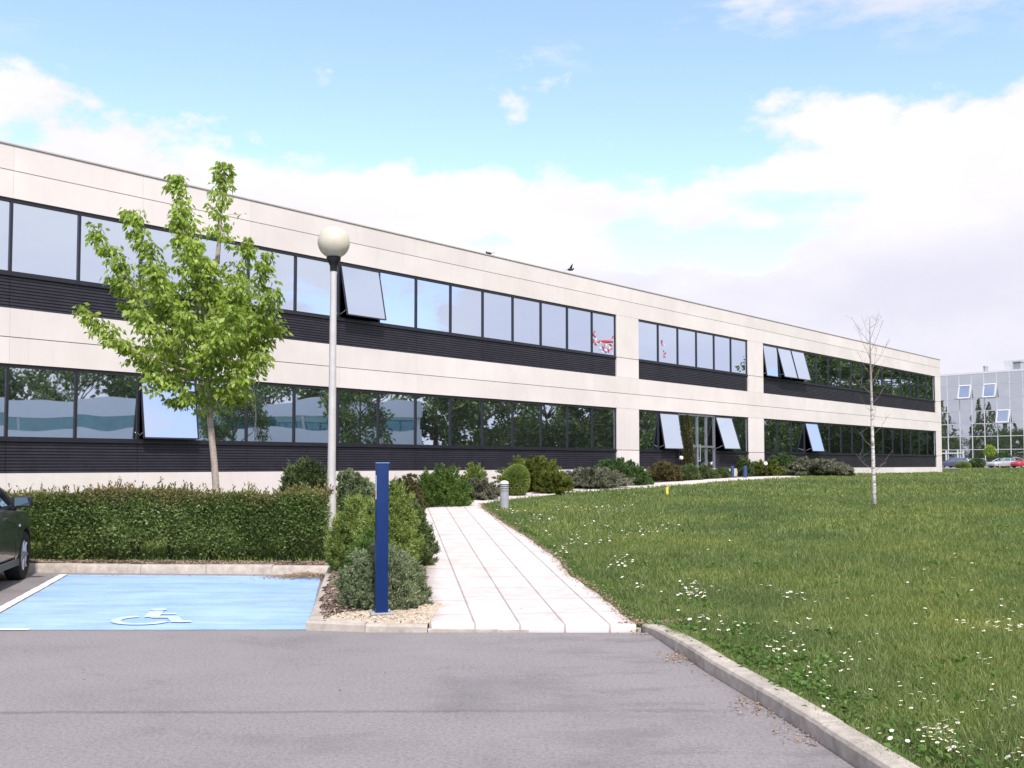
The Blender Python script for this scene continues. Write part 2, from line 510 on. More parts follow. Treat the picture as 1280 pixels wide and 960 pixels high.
# ------------------------------------------------------------------ ground plan
K1 = [(-24.0, 16.55), (-6.95, 15.43), (-2.67, 15.12)]             # kerb at the back of the bays (asphalt side)
K2 = [(-2.67, 15.12), (-1.97, 10.10)]                             # kerb right of the blue bay
K3 = [(-1.97, 10.10), (-1.35, 9.98), (-0.78, 9.98)]               # kerb in front of the bed
K4px = [(811, 791), (882, 839), (963, 888), (1044, 940.6), (1069, 957.7)]
K4 = [tuple(at_z(x, y, 0)[:2]) for x, y in K4px] + [(2.05, 3.4), (2.5, 0.0), (4.2, -8), (6, -30)]
ASPH = K1 + K2[1:] + K3[1:] + K4 + [(6, -60), (-60, -60), (-60, 18.9)]

PR = [(801, 786), (771, 762), (747.5, 743), (710, 717), (696, 698), (672.5, 682), (661, 672.6), (637, 658.6), (616, 644.5), (602, 635), (601, 628.5)]
PL = [(537, 787), (535, 750), (533, 715), (530, 685), (527, 655), (523, 631)]
PRw = [at(x, y, 0.03)[:2] for x, y in PR]
PLw = [at(x, y, 0.03)[:2] for x, y in PL]
NL = [(601, 628.5), (642, 622.7), (724, 614), (782, 610.5), (860, 604.7), (905, 601), (950, 598.5), (1000, 596.5)]   # lower edge of narrow walk
NU = [(560, 629.5), (642, 617.5), (724, 609.0), (782, 606), (860, 600.8), (905, 597.8), (950, 595.5), (1000, 594.0)]
NLw = [at(x, y, 0.03)[:2] for x, y in NL]
NUw = [at(x, y, 0.03)[:2] for x, y in NU]
PATHPOLY = PLw + NUw[:1] + PRw[::-1]
NARROW = NLw + NUw[::-1]

# facade line
H = 8.14
A_ = at_z(0, 178, H)[:2]; B_ = at_z(1175, 450, H)[:2]
FD = (B_ - A_) / np.linalg.norm(B_ - A_)
FN = np.array([FD[1], -FD[0]])


def Fp(u, w, z):
    p = A_ + FD * u + FN * w
    return (p[0], p[1], z)


def fu(x, y=480):
    r = ray(x, y)
    return np.linalg.solve(np.array([[r[0], -FD[0]], [r[1], -FD[1]]]), A_)[1]


def graded(segs):
    out = []
    for a, b, st in segs: out += list(np.arange(a, b - 1e-6, st))
    out.append(segs[-1][1])
    return np.array(out)


gx = graded([(-900, -100, 80), (-100, -30, 10), (-30, -12, 1), (-12, -8, 0.4), (-8, 6, 0.1), (6, 30, 0.6), (30, 120, 6), (120, 900, 60)])
gy = graded([(-500, -60, 60), (-60, 0, 5), (0, 20, 0.1), (20, 46, 0.4), (46, 120, 3), (120, 1500, 80)])
GX, GY = np.meshgrid(gx, gy)
ins = in_poly(GX, GY, ASPH) | (poly_dist(GX, GY, ASPH) < 0.10)
PATHSET = in_poly(GX, GY, PATHPOLY)
GZ = tz(GX, GY) + 0.012 * np.sin(GX * 1.7 + 0.6 * np.sin(GY)) * np.cos(GY * 1.3) * (~PATHSET)
GZ = np.where(ins, -0.09, GZ)
V = np.stack([GX, GY, GZ], -1).reshape(-1, 3)
nx = len(gx); idx = np.arange(len(V)).reshape(len(gy), nx)
Q = np.stack([idx[:-1, :-1], idx[:-1, 1:], idx[1:, 1:], idx[1:, :-1]], -1).reshape(-1, 4)
tag(npmesh('ground', V, Q, M['turf'], smooth=True), kind='structure')

# asphalt sheet
bm = bmesh.new()
vs = [bm.verts.new((x, y, 0)) for x, y in ASPH]
bm.faces.new(vs); bmesh.ops.triangulate(bm, faces=bm.faces); bmesh.ops.recalc_face_normals(bm, faces=bm.faces)
me = bpy.data.meshes.new('road'); bm.to_mesh(me); bm.free(); me.materials.append(M['asphalt'])
o = bpy.data.objects.new('road', me); COL.objects.link(o); tag(o, kind='structure')
for p in me.polygons:
    if p.normal.z < 0: p.flip()


def resample(P, n):
    P = np.asarray(P, float); d = np.r_[0, np.cumsum(np.hypot(*np.diff(P, axis=0).T))]
    t = np.linspace(0, d[-1], n)
    return np.stack([np.interp(t, d, P[:, i]) for i in range(2)], 1)


def strip(name, left, right, dz, mat, n=60, m=8, thick=0.05):
    L = resample(left, n); R = resample(right, n)
    t = np.linspace(0, 1, m)[None, :, None]
    P = L[:, None] * (1 - t) + R[:, None] * t
    Z = tz(P[..., 0], P[..., 1]) + dz
    V = np.concatenate([P, Z[..., None]], -1)
    idx = np.arange(n * m).reshape(n, m)
    Q = [np.stack([idx[:-1, :-1], idx[:-1, 1:], idx[1:, 1:], idx[1:, :-1]], -1).reshape(-1, 4)]
    V = V.reshape(-1, 3)
    # skirt
    loop = list(idx[0, :]) + list(idx[1:, -1]) + list(idx[-1, -2::-1]) + list(idx[-2:0:-1, 0])
    base = len(V); lowv = V[loop].copy(); lowv[:, 2] -= thick
    V = np.concatenate([V, lowv]); k = len(loop)
    Q.append(np.array([(loop[i], base + i, base + (i + 1) % k, loop[(i + 1) % k]) for i in range(k)]))
    return npmesh(name, V, np.concatenate(Q), mat)


# main path by rows in Y so both edges fit
ys = np.linspace(10.0, max(PRw[-1][1], PLw[-1][1]), 80)
def edge_at(P, y):
    P = np.array(sorted(P, key=lambda p: p[1])); return np.interp(y, P[:, 1], P[:, 0])
Lf = np.stack([edge_at(PLw, ys), ys], 1); Rt = np.stack([edge_at(PRw, ys), ys], 1)
Rt[:, 0] += 0.012 * np.sin(ys * 7) + 0.01 * np.sin(ys * 17)
p0 = at(596, 785, 0.03); p1 = at(562, 672.6, 0.03)
p2 = at(759, 784.5, 0.03); p3 = at(599.8, 647, 0.03)
ang = (math.atan2(p1[1] - p0[1], p1[0] - p0[0]) + math.atan2(p3[1] - p2[1], p3[0] - p2[0])) / 2
ca, sa = math.cos(-ang), math.sin(-ang)
rx0 = ca * p0[0] - sa * p0[1]; ry0 = sa * p0[0] + ca * p0[1]
M['slab'] = slabs('paving_slabs', -ang, 0.425, 0.85, (-rx0 + 0.1, -ry0, 0))
M['slab2'] = surf_mat('walk_concrete', (0.50, 0.445, 0.425), (0.60, 0.54, 0.515), 0.9, 5, 0.2, bump=0.2)
tag(strip('path', Lf, Rt, 0.03, M['slab'], 80, 10, 0.08), kind='structure')
tag(strip('path', NUw, NLw, 0.034, M['slab2'], 60, 5, 0.08), kind='structure')


# kerbs made of separate stones
def kerb(line, hgt, wid, side, zf=lambda x, y: 0.0, stone=1.0, name='kerb', base=-0.06):
    mb = MB()
    P = np.array(line, float)
    d = np.r_[0, np.cumsum(np.hypot(*np.diff(P, axis=0).T))]
    ns = max(1, int(round(d[-1] / stone)))
    for i in range(ns):
        t0 = d[-1] * i / ns; t1 = d[-1] * (i + 1) / ns - 0.007
        sub = 3
        sec = []
        jt = random.uniform(-0.004, 0.004)
        for j in range(sub + 1):
            t = t0 + (t1 - t0) * j / sub
            p = np.array([np.interp(t, d, P[:, 0]), np.interp(t, d, P[:, 1])])
            q = np.array([np.interp(min(t + 0.2, d[-1]), d, P[:, 0]), np.interp(min(t + 0.2, d[-1]), d, P[:, 1])]) - np.array([np.interp(max(t - 0.2, 0), d, P[:, 0]), np.interp(max(t - 0.2, 0), d, P[:, 1])])
            q /= np.linalg.norm(q); n = np.array([-q[1], q[0]]) * side
            h = hgt(t / d[-1]) if callable(hgt) else hgt
            z = zf(*p)
            pr = [(0, base), (0.0, h * 0.75), (0.012, h * 0.93), (0.03, h), (wid - 0.01, h + 0.003), (wid, h - 0.01), (wid, base)]
            sec.append([(p[0] + n[0] * (a + jt), p[1] + n[1] * (a + jt), z + b + (jt if b > 0 else 0)) for a, b in pr])
        m = len(sec[0]); vs = [v for s_ in sec for v in s_]
        fs = [(j * m + a, j * m + (a + 1) % m, (j + 1) * m + (a + 1) % m, (j + 1) * m + a) for j in range(sub) for a in range(m)]
        fs += [tuple(range(m - 1, -1, -1)), tuple(sub * m + a for a in range(m))]
        mb.add(vs, fs)
    return tag(obj(name, mb, M['kerb'], smooth=0.5), kind='structure')


kerb([(-24, 16.55), (-6.95, 15.43), (-2.50, 15.107)], 0.125, 0.15, 1)
kerb([(-2.66, 15.10), (-1.97, 10.12)], lambda t: 0.125 - 0.03 * t, 0.15, 1)
kerb([(-1.985, 10.10), (-1.35, 9.985), (-0.80, 9.98)], lambda t: 0.09 - 0.02 * t, 0.15, 1, stone=0.6)
kerb([(1.24, 10.06)] + K4, lambda t: 0.115 if t > 0.03 else 0.07 + 1.5 * t, 0.15, 1)
# flush edge stone before the path
kerb([(-0.80, 9.98), (1.24, 10.03)], 0.035, 0.03, 1, stone=0.7)

# ------------------------------------------------------------------ bay paint
def sheet(name, poly, z, mat, kind='structure'):
    bm = bmesh.new(); bm.faces.new([bm.verts.new((x, y, z)) for x, y in poly])
    bmesh.ops.triangulate(bm, faces=bm.faces)
    me = bpy.data.meshes.new(name); bm.to_mesh(me); bm.free(); me.materials.append(mat)
    for p in me.polygons:
        if p.normal.z < 0: p.flip()
    o = bpy.data.objects.new(name, me); COL.objects.link(o)
    if kind: o['kind'] = kind
    return o


def wobble(P, st=0.12, amp=0.012):
    out = []
    P = [np.array(p, float) for p in P]
    for a, b in zip(P, P[1:] + P[:1]):
        n = max(1, int(np.linalg.norm(b - a) / st)); d = b - a; q = np.array([-d[1], d[0]]) / (np.linalg.norm(d) + 1e-9)
        for i in range(n):
            out.append(tuple(a + d * i / n + q * random.uniform(-amp, amp)))
    return out


bayNR = at_z(385, 787.5, 0)[:2]; bayFR = at_z(401, 720.5, 0)[:2]
bayFL = at_z(86, 718.6, 0)[:2]; bayL0 = at_z(0, 768, 0)[:2]
ldir = (bayFL - bayL0) / (bayFL - bayL0)[1]
bayNL = bayL0 + ldir * (bayNR[1] - 0.02 - bayL0[1])
sheet('bay_paint', wobble([bayNR, bayFR, bayFL, bayNL], 0.07, 0.006), 0.004, M['baypaint'])
wl0 = at_z(0, 762, 0)[:2]; wl1 = at_z(79, 718.3, 0)[:2]
nrm = np.array([1, -ldir[0] * 0]);
wl = [bayFL + (-0.02, 0), bayFL + (-0.13, 0), bayNL + (-0.13, -0.05), bayNL + (-0.02, -0.05)]
sheet('line_marking', wobble(wl, 0.1, 0.006), 0.008, M['whitepaint'])
e0 = at_z(-30, 788.5, 0)[:2]; e1 = at_z(34, 788.5, 0)[:2]
sheet('line_marking', wobble([e0, e1, e1 + (0, -0.0) + np.array([0.0, 0.075]), e0 + np.array([0, 0.075])], 0.1, 0.006), 0.0085, M['whitepaint'])

# wheelchair pictogram
sx0 = at_z(143, 772, 0); sc_c = at_z(199, 771, 0)
def sym():
    mb = MB(); cx, cy = sc_c[0], sc_c[1] - 0.04
    W, Hh = 0.80, 1.16
    def P(a, b): return (cx + (a - 0.5) * W + (b - 0.5) * Hh * -0.16, cy + (b - 0.5) * Hh, 0.0125)
    def stroke(pts, w):
        pts = [np.array(p, float) for p in pts]; L = []; R = []
        for i, p in enumerate(pts):
            d = pts[min(i + 1, len(pts) - 1)] - pts[max(i - 1, 0)]; d[1] *= 1.5; d /= np.linalg.norm(d)
            n = np.array([-d[1], d[0] / 1.5]) * w / 2
            L.append(P(*(p + n))); R.append(P(*(p - n)))
        m = len(pts); mb.add(L + R, [(i, i + 1, m + i + 1, m + i) for i in range(m - 1)])
    def disc(a, b, r): mb.add([P(a + r * math.cos(t), b + r * math.sin(t) / 1.5) for t in np.linspace(0, 2 * PI, 19)[:-1]], [tuple(range(18))])
    arc = [(0.36 + 0.33 * math.cos(t), 0.27 + 0.23 * math.sin(t)) for t in np.linspace(math.radians(110), math.radians(345), 18)]
    stroke(arc, 0.13)
    disc(0.40, 0.93, 0.12)
    stroke([(0.40, 0.83), (0.43, 0.44)], 0.19)
    stroke([(0.43, 0.66), (0.70, 0.66)], 0.13)
    stroke([(0.43, 0.455), (0.72, 0.445)], 0.17)
    stroke([(0.70, 0.47), (0.84, 0.15)], 0.16)
    stroke([(0.83, 0.17), (1.0, 0.20)], 0.13)
    # separate heights so strokes never share a plane
    out = MB()
    isl = 0
    for i, f in enumerate(mb.f): pass
    return mb
smb = sym()
mbs = MB(); mbs.v = [(x, y, z + 0.00002 * i) for i, (x, y, z) in enumerate(smb.v)]; mbs.f = smb.f; mbs.mi = smb.mi
so = obj('pavement_symbol', mbs, M['symbol']); so['kind'] = 'structure'

# ------------------------------------------------------------------ MAIN BUILDING
U0, UM, NW0 = 0.29, 1.4545, -9     # module grid
ZG1, ZT2, ZB2, ZS2, ZG2, ZT1, ZB1, ZS1 = 7.62, 7.05, 5.50, 4.78, 4.19, 3.645, 2.11, 1.41
UL = U0 + UM * NW0 - 1.0; UR = 58.0
BO = Fp(0, 0, 0.9)
bld = empty('office_building', BO)
tag(bld, 'long two storey office building with cream concrete bands and black framed ribbon windows', 'building')


def T(u, w, z): return Fp(u, w, z)
wall = MB()
gp = 0.004
bays = [(NW0, 15), (16, 22), (23, 39)]
bu = [(U0 + UM * a, U0 + UM * b) for a, b in bays]
def band(z0, z1, u0, u1, w1=0.0, w0=-0.16):
    # split by vertical joints every two modules
    ks = [U0 + UM * 2 * j - 0.0 for j in range(-8, 30)]
    cuts = [u0] + [k_ for k_ in ks if u0 + 0.5 < k_ < u1 - 0.5] + [u1]
    for a, b in zip(cuts, cuts[1:]):
        wall.box(a + (gp / 2 if a > u0 else 0), b - (gp / 2 if b < u1 else 0), w0, w1, z0, z1, 0, T)
zg = 0.008
band(ZG1 + zg, H, UL, UR); band(ZT2, ZG1 - zg, UL, UR)
band(ZG2 + zg, ZS2, UL, UR); band(ZT1, ZG2 - zg, UL, UR)
band(-0.3, ZS1, UL, UR)
piers = [(UL, bu[0][0]), (bu[0][1], bu[1][0]), (bu[1][1], bu[2][0]), (bu[2][1], UR)]
for a, b in piers:
    for z0, z1 in ((ZS2, ZB2 - zg), (ZB2 + zg, ZT2 - 0.006), (ZS1, ZB1 - zg), (ZB1 + zg, ZT1 - 0.006)):
        wall.box(a, b, -0.16, -0.001, z0 + 0.004, z1, 0, T)
# end wall, back wall
wall.box(UR - 0.16, UR - 0.002, -14, -0.17, -0.3, H - 0.002, 0, T)
wall.box(UL, UL + 0.16, -14, -0.17, -0.3, H - 0.002, 0, T)
wall.box(UL, UR - 0.003, -14.2, -14.01, -0.3, H - 0.003, 0, T)
obj('wall', wall, M['concrete'], bld, BO)
jm = MB(); jm.box(UL + 0.02, UR - 0.2, -0.24, -0.15, -0.25, H - 0.05, 0, T)
# openings in the backing are only behind joints: four bands
jm = MB()
for z0, z1 in ((ZT2 + 0.02, H - 0.05), (ZT1 + 0.02, ZS2 - 0.02), (-0.25, ZS1 - 0.02)): jm.box(UL + 0.05, UR - 0.18, -0.24, -0.156, z0, z1, 0, T)
for a, b in piers: 
    for z0, z1 in ((ZS2 - 0.02, ZT2 + 0.02), (ZS1 - 0.02, ZT1 + 0.02)): jm.box(max(a + 0.03, UL + 0.06), min(b - 0.03, UR - 0.19), -0.235, -0.157, z0 + 0.001, z1 - 0.001, 0, T)
obj('joint_backing', jm, M['joint'], bld, BO)
cp = MB(); cp.box(UL - 0.02, UR + 0.02, -0.3, 0.025, H, H + 0.035, 0, T)
obj('coping', cp, M['coping'], bld, BO, bevel=0.006)
rf = MB(); rf.box(UL + 0.05, UR - 0.17, -14.1, -0.31, H - 0.25, H - 0.1, 0, T)
obj('roof', rf, M['joint'], bld, BO)
rm = MB()
rm.box(UL + 0.2, UR - 0.2, -2.5, -2.4, 0.95, H - 0.3, 0, T)          # back of the rooms
rm.box(UL + 0.2, UR - 0.2, -2.39, -0.245, ZS2 - 0.5, ZS2 - 0.05, 0, T)
rm.box(UL + 0.2, UR - 0.2, -2.39, -0.245, H - 0.6, H - 0.3, 0, T)
obj('interior', rm, M['darkroom'], bld, BO)

# louvred spandrels, real ribs
def louvre(u0, u1, z0, z1):
    mb = MB(); pitch = 0.062; n = int((z1 - z0) / pitch); pitch = (z1 - z0) / n
    cuts = [u0] + [U0 + UM * 2 * j for j in range(-8, 30) if u0 + 0.3 < U0 + UM * 2 * j < u1 - 0.3] + [u1]
    for a, b in zip(cuts, cuts[1:]):
        a += 0.006; b -= 0.006
        prof = [(-0.10, z0)]
        for i in range(n):
            z = z0 + i * pitch
            prof += [(-0.045, z + 0.003), (-0.045, z + pitch * 0.60), (-0.068, z + pitch * 0.70), (-0.068, z + pitch * 0.97)]
        prof.append((-0.10, z1))
        m = len(prof)
        vs = [T(a, w, z) for w, z in prof] + [T(b, w, z) for w, z in prof]
        mb.add(vs, [(i, i + 1, m + i + 1, m + i) for i in range(m - 1)] + [(m - 1, 0, m, 2 * m - 1)])
    return obj('louvre_panel', mb, M['louvre'], bld, BO)


DOOR_K = (18, 19)
for (a, b) in bu: louvre(a, b, ZS2 + 0.004, ZB2 - 0.05)
for i, (a, b) in enumerate(bu):
    if i == 1:
        louvre(a, U0 + UM * 18, ZS1 + 0.004, ZB1 - 0.05); louvre(U0 + UM * 20, b, ZS1 + 0.004, ZB1 - 0.05)
    else: louvre(a, b, ZS1 + 0.004, ZB1 - 0.05)

OPEN_UP = {6: 0.30, 23: 0.20, 24: 0.36, 25: 0.36}
OPEN_LO = {2: 0.20, 17: 0.24, 20: 0.42, 26: 0.36}
M['deco'] = surf_mat('red_decal', (0.42, 0.03, 0.035), (0.55, 0.10, 0.10), 0.6, 30)
M['decowhite'] = surf_mat('white_decal', (0.8, 0.75, 0.75), rough=0.6)


def window(k_, zb, zt, open_w=None):
    u0 = U0 + UM * k_; u1 = u0 + UM
    fr = MB(); fw_ = 0.028; w0, w1 = -0.15, -0.035
    fr.box(u0, u0 + fw_, w0, w1, zb, zt - 0.001, 0, T); fr.box(u1 - fw_, u1 - 0.001, w0, w1, zb, zt - 0.001, 0, T)
    fr.box(u0 + fw_, u1 - fw_, w0, w1 + 0.001, zb, zb + 0.05, 0, T); fr.box(u0 + fw_, u1 - fw_, w0, w1 + 0.001, zt - 0.075, zt - 0.001, 0, T)
    # projecting sill
    fr.box(u0 + 0.001, u1 - 0.001, w0, w1 + 0.03, zb - 0.05, zb - 0.001, 0, T)
    win = obj('window', fr, M['blackframe'], bld, BO)
    n = 8; a = RNG.uniform(-0.0011, 0.0011) if zt < 4.5 else RNG.uniform(-0.001, 0.001); tilt = RNG.normal(0, 0.0012); tilt2 = RNG.normal(0, 0.0012)
    pu0, pu1, pz0, pz1 = u0 + fw_, u1 - fw_, zb + 0.05, zt - 0.075
    def G(s, t, off=0.0):
        w = -0.07 + off + a * math.sin(PI * s) * math.sin(PI * t) * 2 + tilt * (t - 0.5) + tilt2 * (s - 0.5)
        u = pu0 + (pu1 - pu0) * s; hh = (pz1 - pz0)
        if open_w:
            th = math.asin(open_w / hh); dd = (1 - t) * hh
            return T(u, -0.03 + dd * math.sin(th) + (w + 0.07) * math.cos(th), pz1 - dd * math.cos(th))
        return T(u, w, pz0 + hh * t)
    mb = MB(); vs = [G(i / n, j / n) for j in range(n + 1) for i in range(n + 1)]
    mb.add(vs, [(j * (n + 1) + i, j * (n + 1) + i + 1, (j + 1) * (n + 1) + i + 1, (j + 1) * (n + 1) + i) for j in range(n) for i in range(n)])
    if open_w:
        m = MB()   # the sash: slim frame round the opened pane
        e = 0.016
        ew = 0.022
        def bar(s0, s1, t0, t1):
            q = [G(s, t, o_) if not open_w else None for s in () for t in () for o_ in ()]
            pts = []
            for off in (-0.035, 0.012):
                for (s, t) in ((s0, t0), (s1, t0), (s1, t1), (s0, t1)):
                    p = np.array(G(s, t)); pts.append(p + np.array([FN[0], FN[1], 0]) * off)
            m.add(pts, [(0, 3, 2, 1), (4, 5, 6, 7), (0, 1, 5, 4), (1, 2, 6, 5), (2, 3, 7, 6), (3, 0, 4, 7)])
        es = e; 
        bar(-0.004, es, 0, 1); bar(1 - es, 1.004, 0, 1); bar(es, 1 - es, -0.004, e * 1.3); bar(es, 1 - es, 1 - e * 1.3, 1.0)
        obj('sash', m, M['blackframe'], win, (0, 0, 0) if False else BO)
        # stay arms
        for s in (0.01, 0.99):
            st = MB(); st.tube([T(pu0 + (pu1 - pu0) * s, -0.08, pz0 + 0.06), G(s, 0.12)], 0.008, 5)
            obj('stay_arm', st, M['alu'], win, BO)
    p = obj('pane', mb, M['pane'], win, BO, smooth=True)
    return win, G


for a, b in bays:
    for k_ in range(a, b):
        w_, G_ = window(k_, ZB2, ZT2, OPEN_UP.get(k_))
        if k_ in (14, 17):
            # red and white squiggle tubes set just in front of the pane
            mb = MB(); mw = MB(); rr = random.Random(k_)
            def sq(cx, cy, n_, amp, rad, dst, q=0.0):
                pts = []; x_, y_ = cx, cy
                for i in range(n_):
                    x_ += rr.uniform(-amp, amp); y_ += rr.uniform(-amp, amp)
                    x_ = min(max(x_, 0.05), 0.95); y_ = min(max(y_, 0.04), 0.66)
                    pp = np.array(G_(x_, y_)) + np.array([FN[0], FN[1], 0]) * (0.009 + q); pts.append(pp)
                dst.tube(pts, rad, 4)
            if k_ == 14:
                for i in range(9): sq(0.1 + 0.1 * i, 0.20 + 0.04 * math.sin(i), 5, 0.09, 0.017, mb)
                sq(0.15, 0.5, 8, 0.06, 0.02, mb); sq(0.85, 0.4, 5, 0.07, 0.014, mb)
                pp = [np.array(G_(s, 0.30 + 0.05 * s)) + np.array([FN[0], FN[1], 0]) * 0.012 for s in (0.3, 0.5, 0.7, 0.92)]; mb.tube(pp, [0.02, 0.05, 0.06, 0.03], 6)
                for i in range(12): sq(rr.uniform(0.08, 0.92), rr.uniform(0.06, 0.3), 4, 0.06, 0.012, mw, 0.01)
            else:
                for i in range(5): sq(0.25, 0.15 + 0.08 * i, 5, 0.06, 0.013, mb)
                for i in range(4): sq(0.3, 0.15 + 0.1 * i, 4, 0.05, 0.009, mw, 0.01)
            obj('decal', mb, M['deco'], w_, BO); obj('decal', mw, M['decowhite'], w_, BO)
        if k_ not in DOOR_K:
            window(k_, ZB1, ZT1, OPEN_LO.get(k_))

# entrance door, two leaves with side light
du0, du1 = U0 + UM * 18, U0 + UM * 20
dm = MB(); zt, zb = ZT1, 1.02
for u_ in (du0, du0 + 0.75, du0 + 1.47, du0 + 2.19, du1 - 0.06): dm.box(u_, u_ + 0.06, -0.15, -0.04, zb, zt - 0.002, 0, T)
for z_ in (zb, zb + 1.25, zt - 0.1): dm.box(du0 + 0.001, du1 - 0.001, -0.149, -0.043, z_ + 0.001, z_ + 0.08, 0, T)
dr = obj('door', dm, M['slate3'], bld, BO)
pm = MB(); vs = [T(u_, -0.09, z_) for z_ in (zb, zt) for u_ in (du0, du1)]; pm.add(vs, [(0, 1, 3, 2)])
obj('pane', pm, M['pane'], dr, BO)
hm = MB()
for u_ in (du0 + 1.40, du0 + 1.60): hm.tube([T(u_, 0.0, 1.7), T(u_, 0.0, 2.4)], 0.015, 6)
obj('handle', hm, M['alu'], dr, BO)

# ------------------------------------------------------------------ GLASS BUILDING
GA = at_depth(1178, 469, 165)[:2]; GB = at_depth(1280, 462, 155)[:2]
gd = (GB - GA) / np.linalg.norm(GB - GA); gn = np.array([gd[1], -gd[0]])
if gn @ (-GA) < 0: gn = -gn
PW = 1.985
def TG(u, w, z):
    p = GA + gd * u + gn * w; return (p[0], p[1], z)
gz0, gzt = 1.0, at_depth(1178, 469, 165)[2]
rows = np.linspace(0.95 + (gzt - 1) * 0, gzt - 0.1, 8)
def zpix(y, Y=165): return at_depth(1178, y, Y)[2]
rowz = [1.0, zpix(562.5), zpix(546.5), zpix(531), zpix(515.5), zpix(500), zpix(483.5), zpix(470)]
GO = TG(0, 0, 1.0)
gb = empty('glass_building', GO)
tag(gb, 'mirrored glass office block with pale grid frame beyond the lawn', 'building')
ug0 = (345 - 345) / 6 * 0 ; 
us = [-5.2, -3.2, -1.2, 0.75, 2.72, 4.70, 6.68, 8.66, 10.64, 12.62, 14.6, 16.6, 18.6, 20.6]
fm = MB()
for u_ in us: fm.box(u_ - 0.05, u_ + 0.05, -0.1, 0.06, 1.0, rowz[-1], 0, TG)
for z_ in rowz: fm.box(us[0] - 0.1, us[-1] + 0.1, -0.09, 0.055, z_ - 0.05, z_ + 0.05, 0, TG)
obj('frame', fm, M['whitealu'], gb, GO)
bodym = MB(); bodym.box(us[0] - 0.1, us[-1] + 0.1, -12, -0.3, 1.0, rowz[-1] - 0.01, 0, TG)
obj('wall', bodym, M['slate'], gb, GO)
pr_ = MB(); pr_.box(us[0] - 0.12, us[-1] + 0.12, -12, -0.05, rowz[-1] + 0.001, rowz[-1] + 0.25, 0, TG)
obj('roof', pr_, M['whitealu'], gb, GO)
pl = MB(); pl.box(8.9, 15.5, -6.5, -2.0, rowz[-1] + 0.26, rowz[-1] + 1.9, 0, TG)
obj('roof_plant_room', pl, M['whitealu'], gb, GO, bevel=0.03)
for u_, h_, w_ in ((11.6, 1.1, 0.55), (6.6, 0.75, 0.12)):
    c_ = MB(); c_.box(u_ - w_, u_ + w_, -2.6 + 1.2, -1.6 + 1.2, rowz[-1] + 0.26, rowz[-1] + 0.25 + h_, 0, TG)
    c_.box(u_ - w_ * 1.25, u_ + w_ * 1.25, -2.7 + 1.2, -1.5 + 1.2, rowz[-1] + 0.25 + h_, rowz[-1] + 0.37 + h_, 0, TG)
    obj('chimney', c_, M['slate'], gb, GO)
opened = {(4, 5), (6, 5), (7, 3)}
gi = 0
for i in range(len(us) - 1):
    for j in range(len(rowz) - 1):
        if j < 1 and us[i] < 4: continue
        a, b = us[i] + 0.07, us[i + 1] - 0.07; z0, z1 = rowz[j] + 0.07, rowz[j + 1] - 0.07
        tl = RNG.normal(0, 0.008, 2)
        op = (i, j) in opened
        mb = MB()
        n = 5; aa = RNG.uniform(-0.01, 0.01)
        def g(s, t):
            w = aa * math.sin(PI * s) * math.sin(PI * t) + tl[0] * (s - 0.5) + tl[1] * (t - 0.5)
            if op: w += 0.12 + 0.5 * (1 - t)
            return TG(a + (b - a) * s, w, z0 + (z1 - z0) * t)
        mb.add([g(p_ / n, q_ / n) for q_ in range(n + 1) for p_ in range(n + 1)], [(q_ * (n + 1) + p_, q_ * (n + 1) + p_ + 1, (q_ + 1) * (n + 1) + p_ + 1, (q_ + 1) * (n + 1) + p_) for q_ in range(n) for p_ in range(n)])
        po = obj('glass_panel', mb, M['panefar'], gb, GO, smooth=True)
        if op:
            m_ = MB()
            c4 = [np.array(g(*q_)) for q_ in ((0, 0), (1, 0), (1, 1), (0, 1))]
            for p_, q_ in zip(c4, c4[1:] + c4[:1]): m_.tube([p_, q_], 0.13, 4)
            obj('sash', m_, M['whitealu'], po, GO)
# entrance of the glass building
em = MB()
for u_ in (-0.9, 0.4, 2.3, 3.2): em.box(u_ - 0.1, u_ + 0.1, 0.06, 0.14, 1.0, rowz[1] - 0.1, 0, TG)
em.box(-1.0, 3.3, 0.061, 0.139, 3.2, 3.4, 0, TG)
dd = obj('door', em, M['whitealu'], gb, GO)
em = MB(); em.add([TG(-5.1, 0.02, 1.0), TG(4.6, 0.02, 1.0), TG(4.6, 0.02, rowz[1]), TG(-5.1, 0.02, rowz[1])], [(0, 1, 2, 3)])
obj('pane', em, M['panefar'], dd, GO)

# far car park strip
cpz = 1.062
q = [at_z(x, 586.0, 1.06) for x in (1100, 1500)]
sheet('car_park', [(45, 122), (140, 108), (150, 150), (70, 175), (40, 175)], cpz, M['asphalt'])

# ------------------------------------------------------------------ SKY + LIGHT + CAMERA
SUN_EL, SUN_AZ = math.radians(48), math.radians(165)       # azimuth clockwise from +Y
w = bpy.data.worlds.new('World'); SC.world = w; w.use_nodes = True
nt = w.node_tree; nt.nodes.clear(); k = NT(nt)
out = nt.nodes.new('ShaderNodeOutputWorld'); bg = nt.nodes.new('ShaderNodeBackground')
sky = k.n('TexSky'); sky.sky_type = 'NISHITA'; sky.sun_disc = False
sky.sun_elevation = SUN_EL; sky.sun_rotation = SUN_AZ; sky.air_density = 1.0; sky.dust_density = 0.6; sky.ozone_density = 1.0
tc = k.n('TexCoord').outputs['Generated']
sp = k.n('SeparateXYZ'); k.set(sp, 0, tc); z = sp.outputs[2]
mp = k.n('Mapping'); k.set(mp, 0, tc); mp.inputs['Scale'].default_value = (1, 1, 1.7); mp.inputs['Location'].default_value = (3.1, 0.4, 0.0)
V1 = mp.outputs[0]
nlow = k.noise(V1, 1.6, 2, 0.5)
ndet = k.noise(V1, 5.5, 8, 0.58)
nfine = k.noise(V1, 16, 6, 0.6)
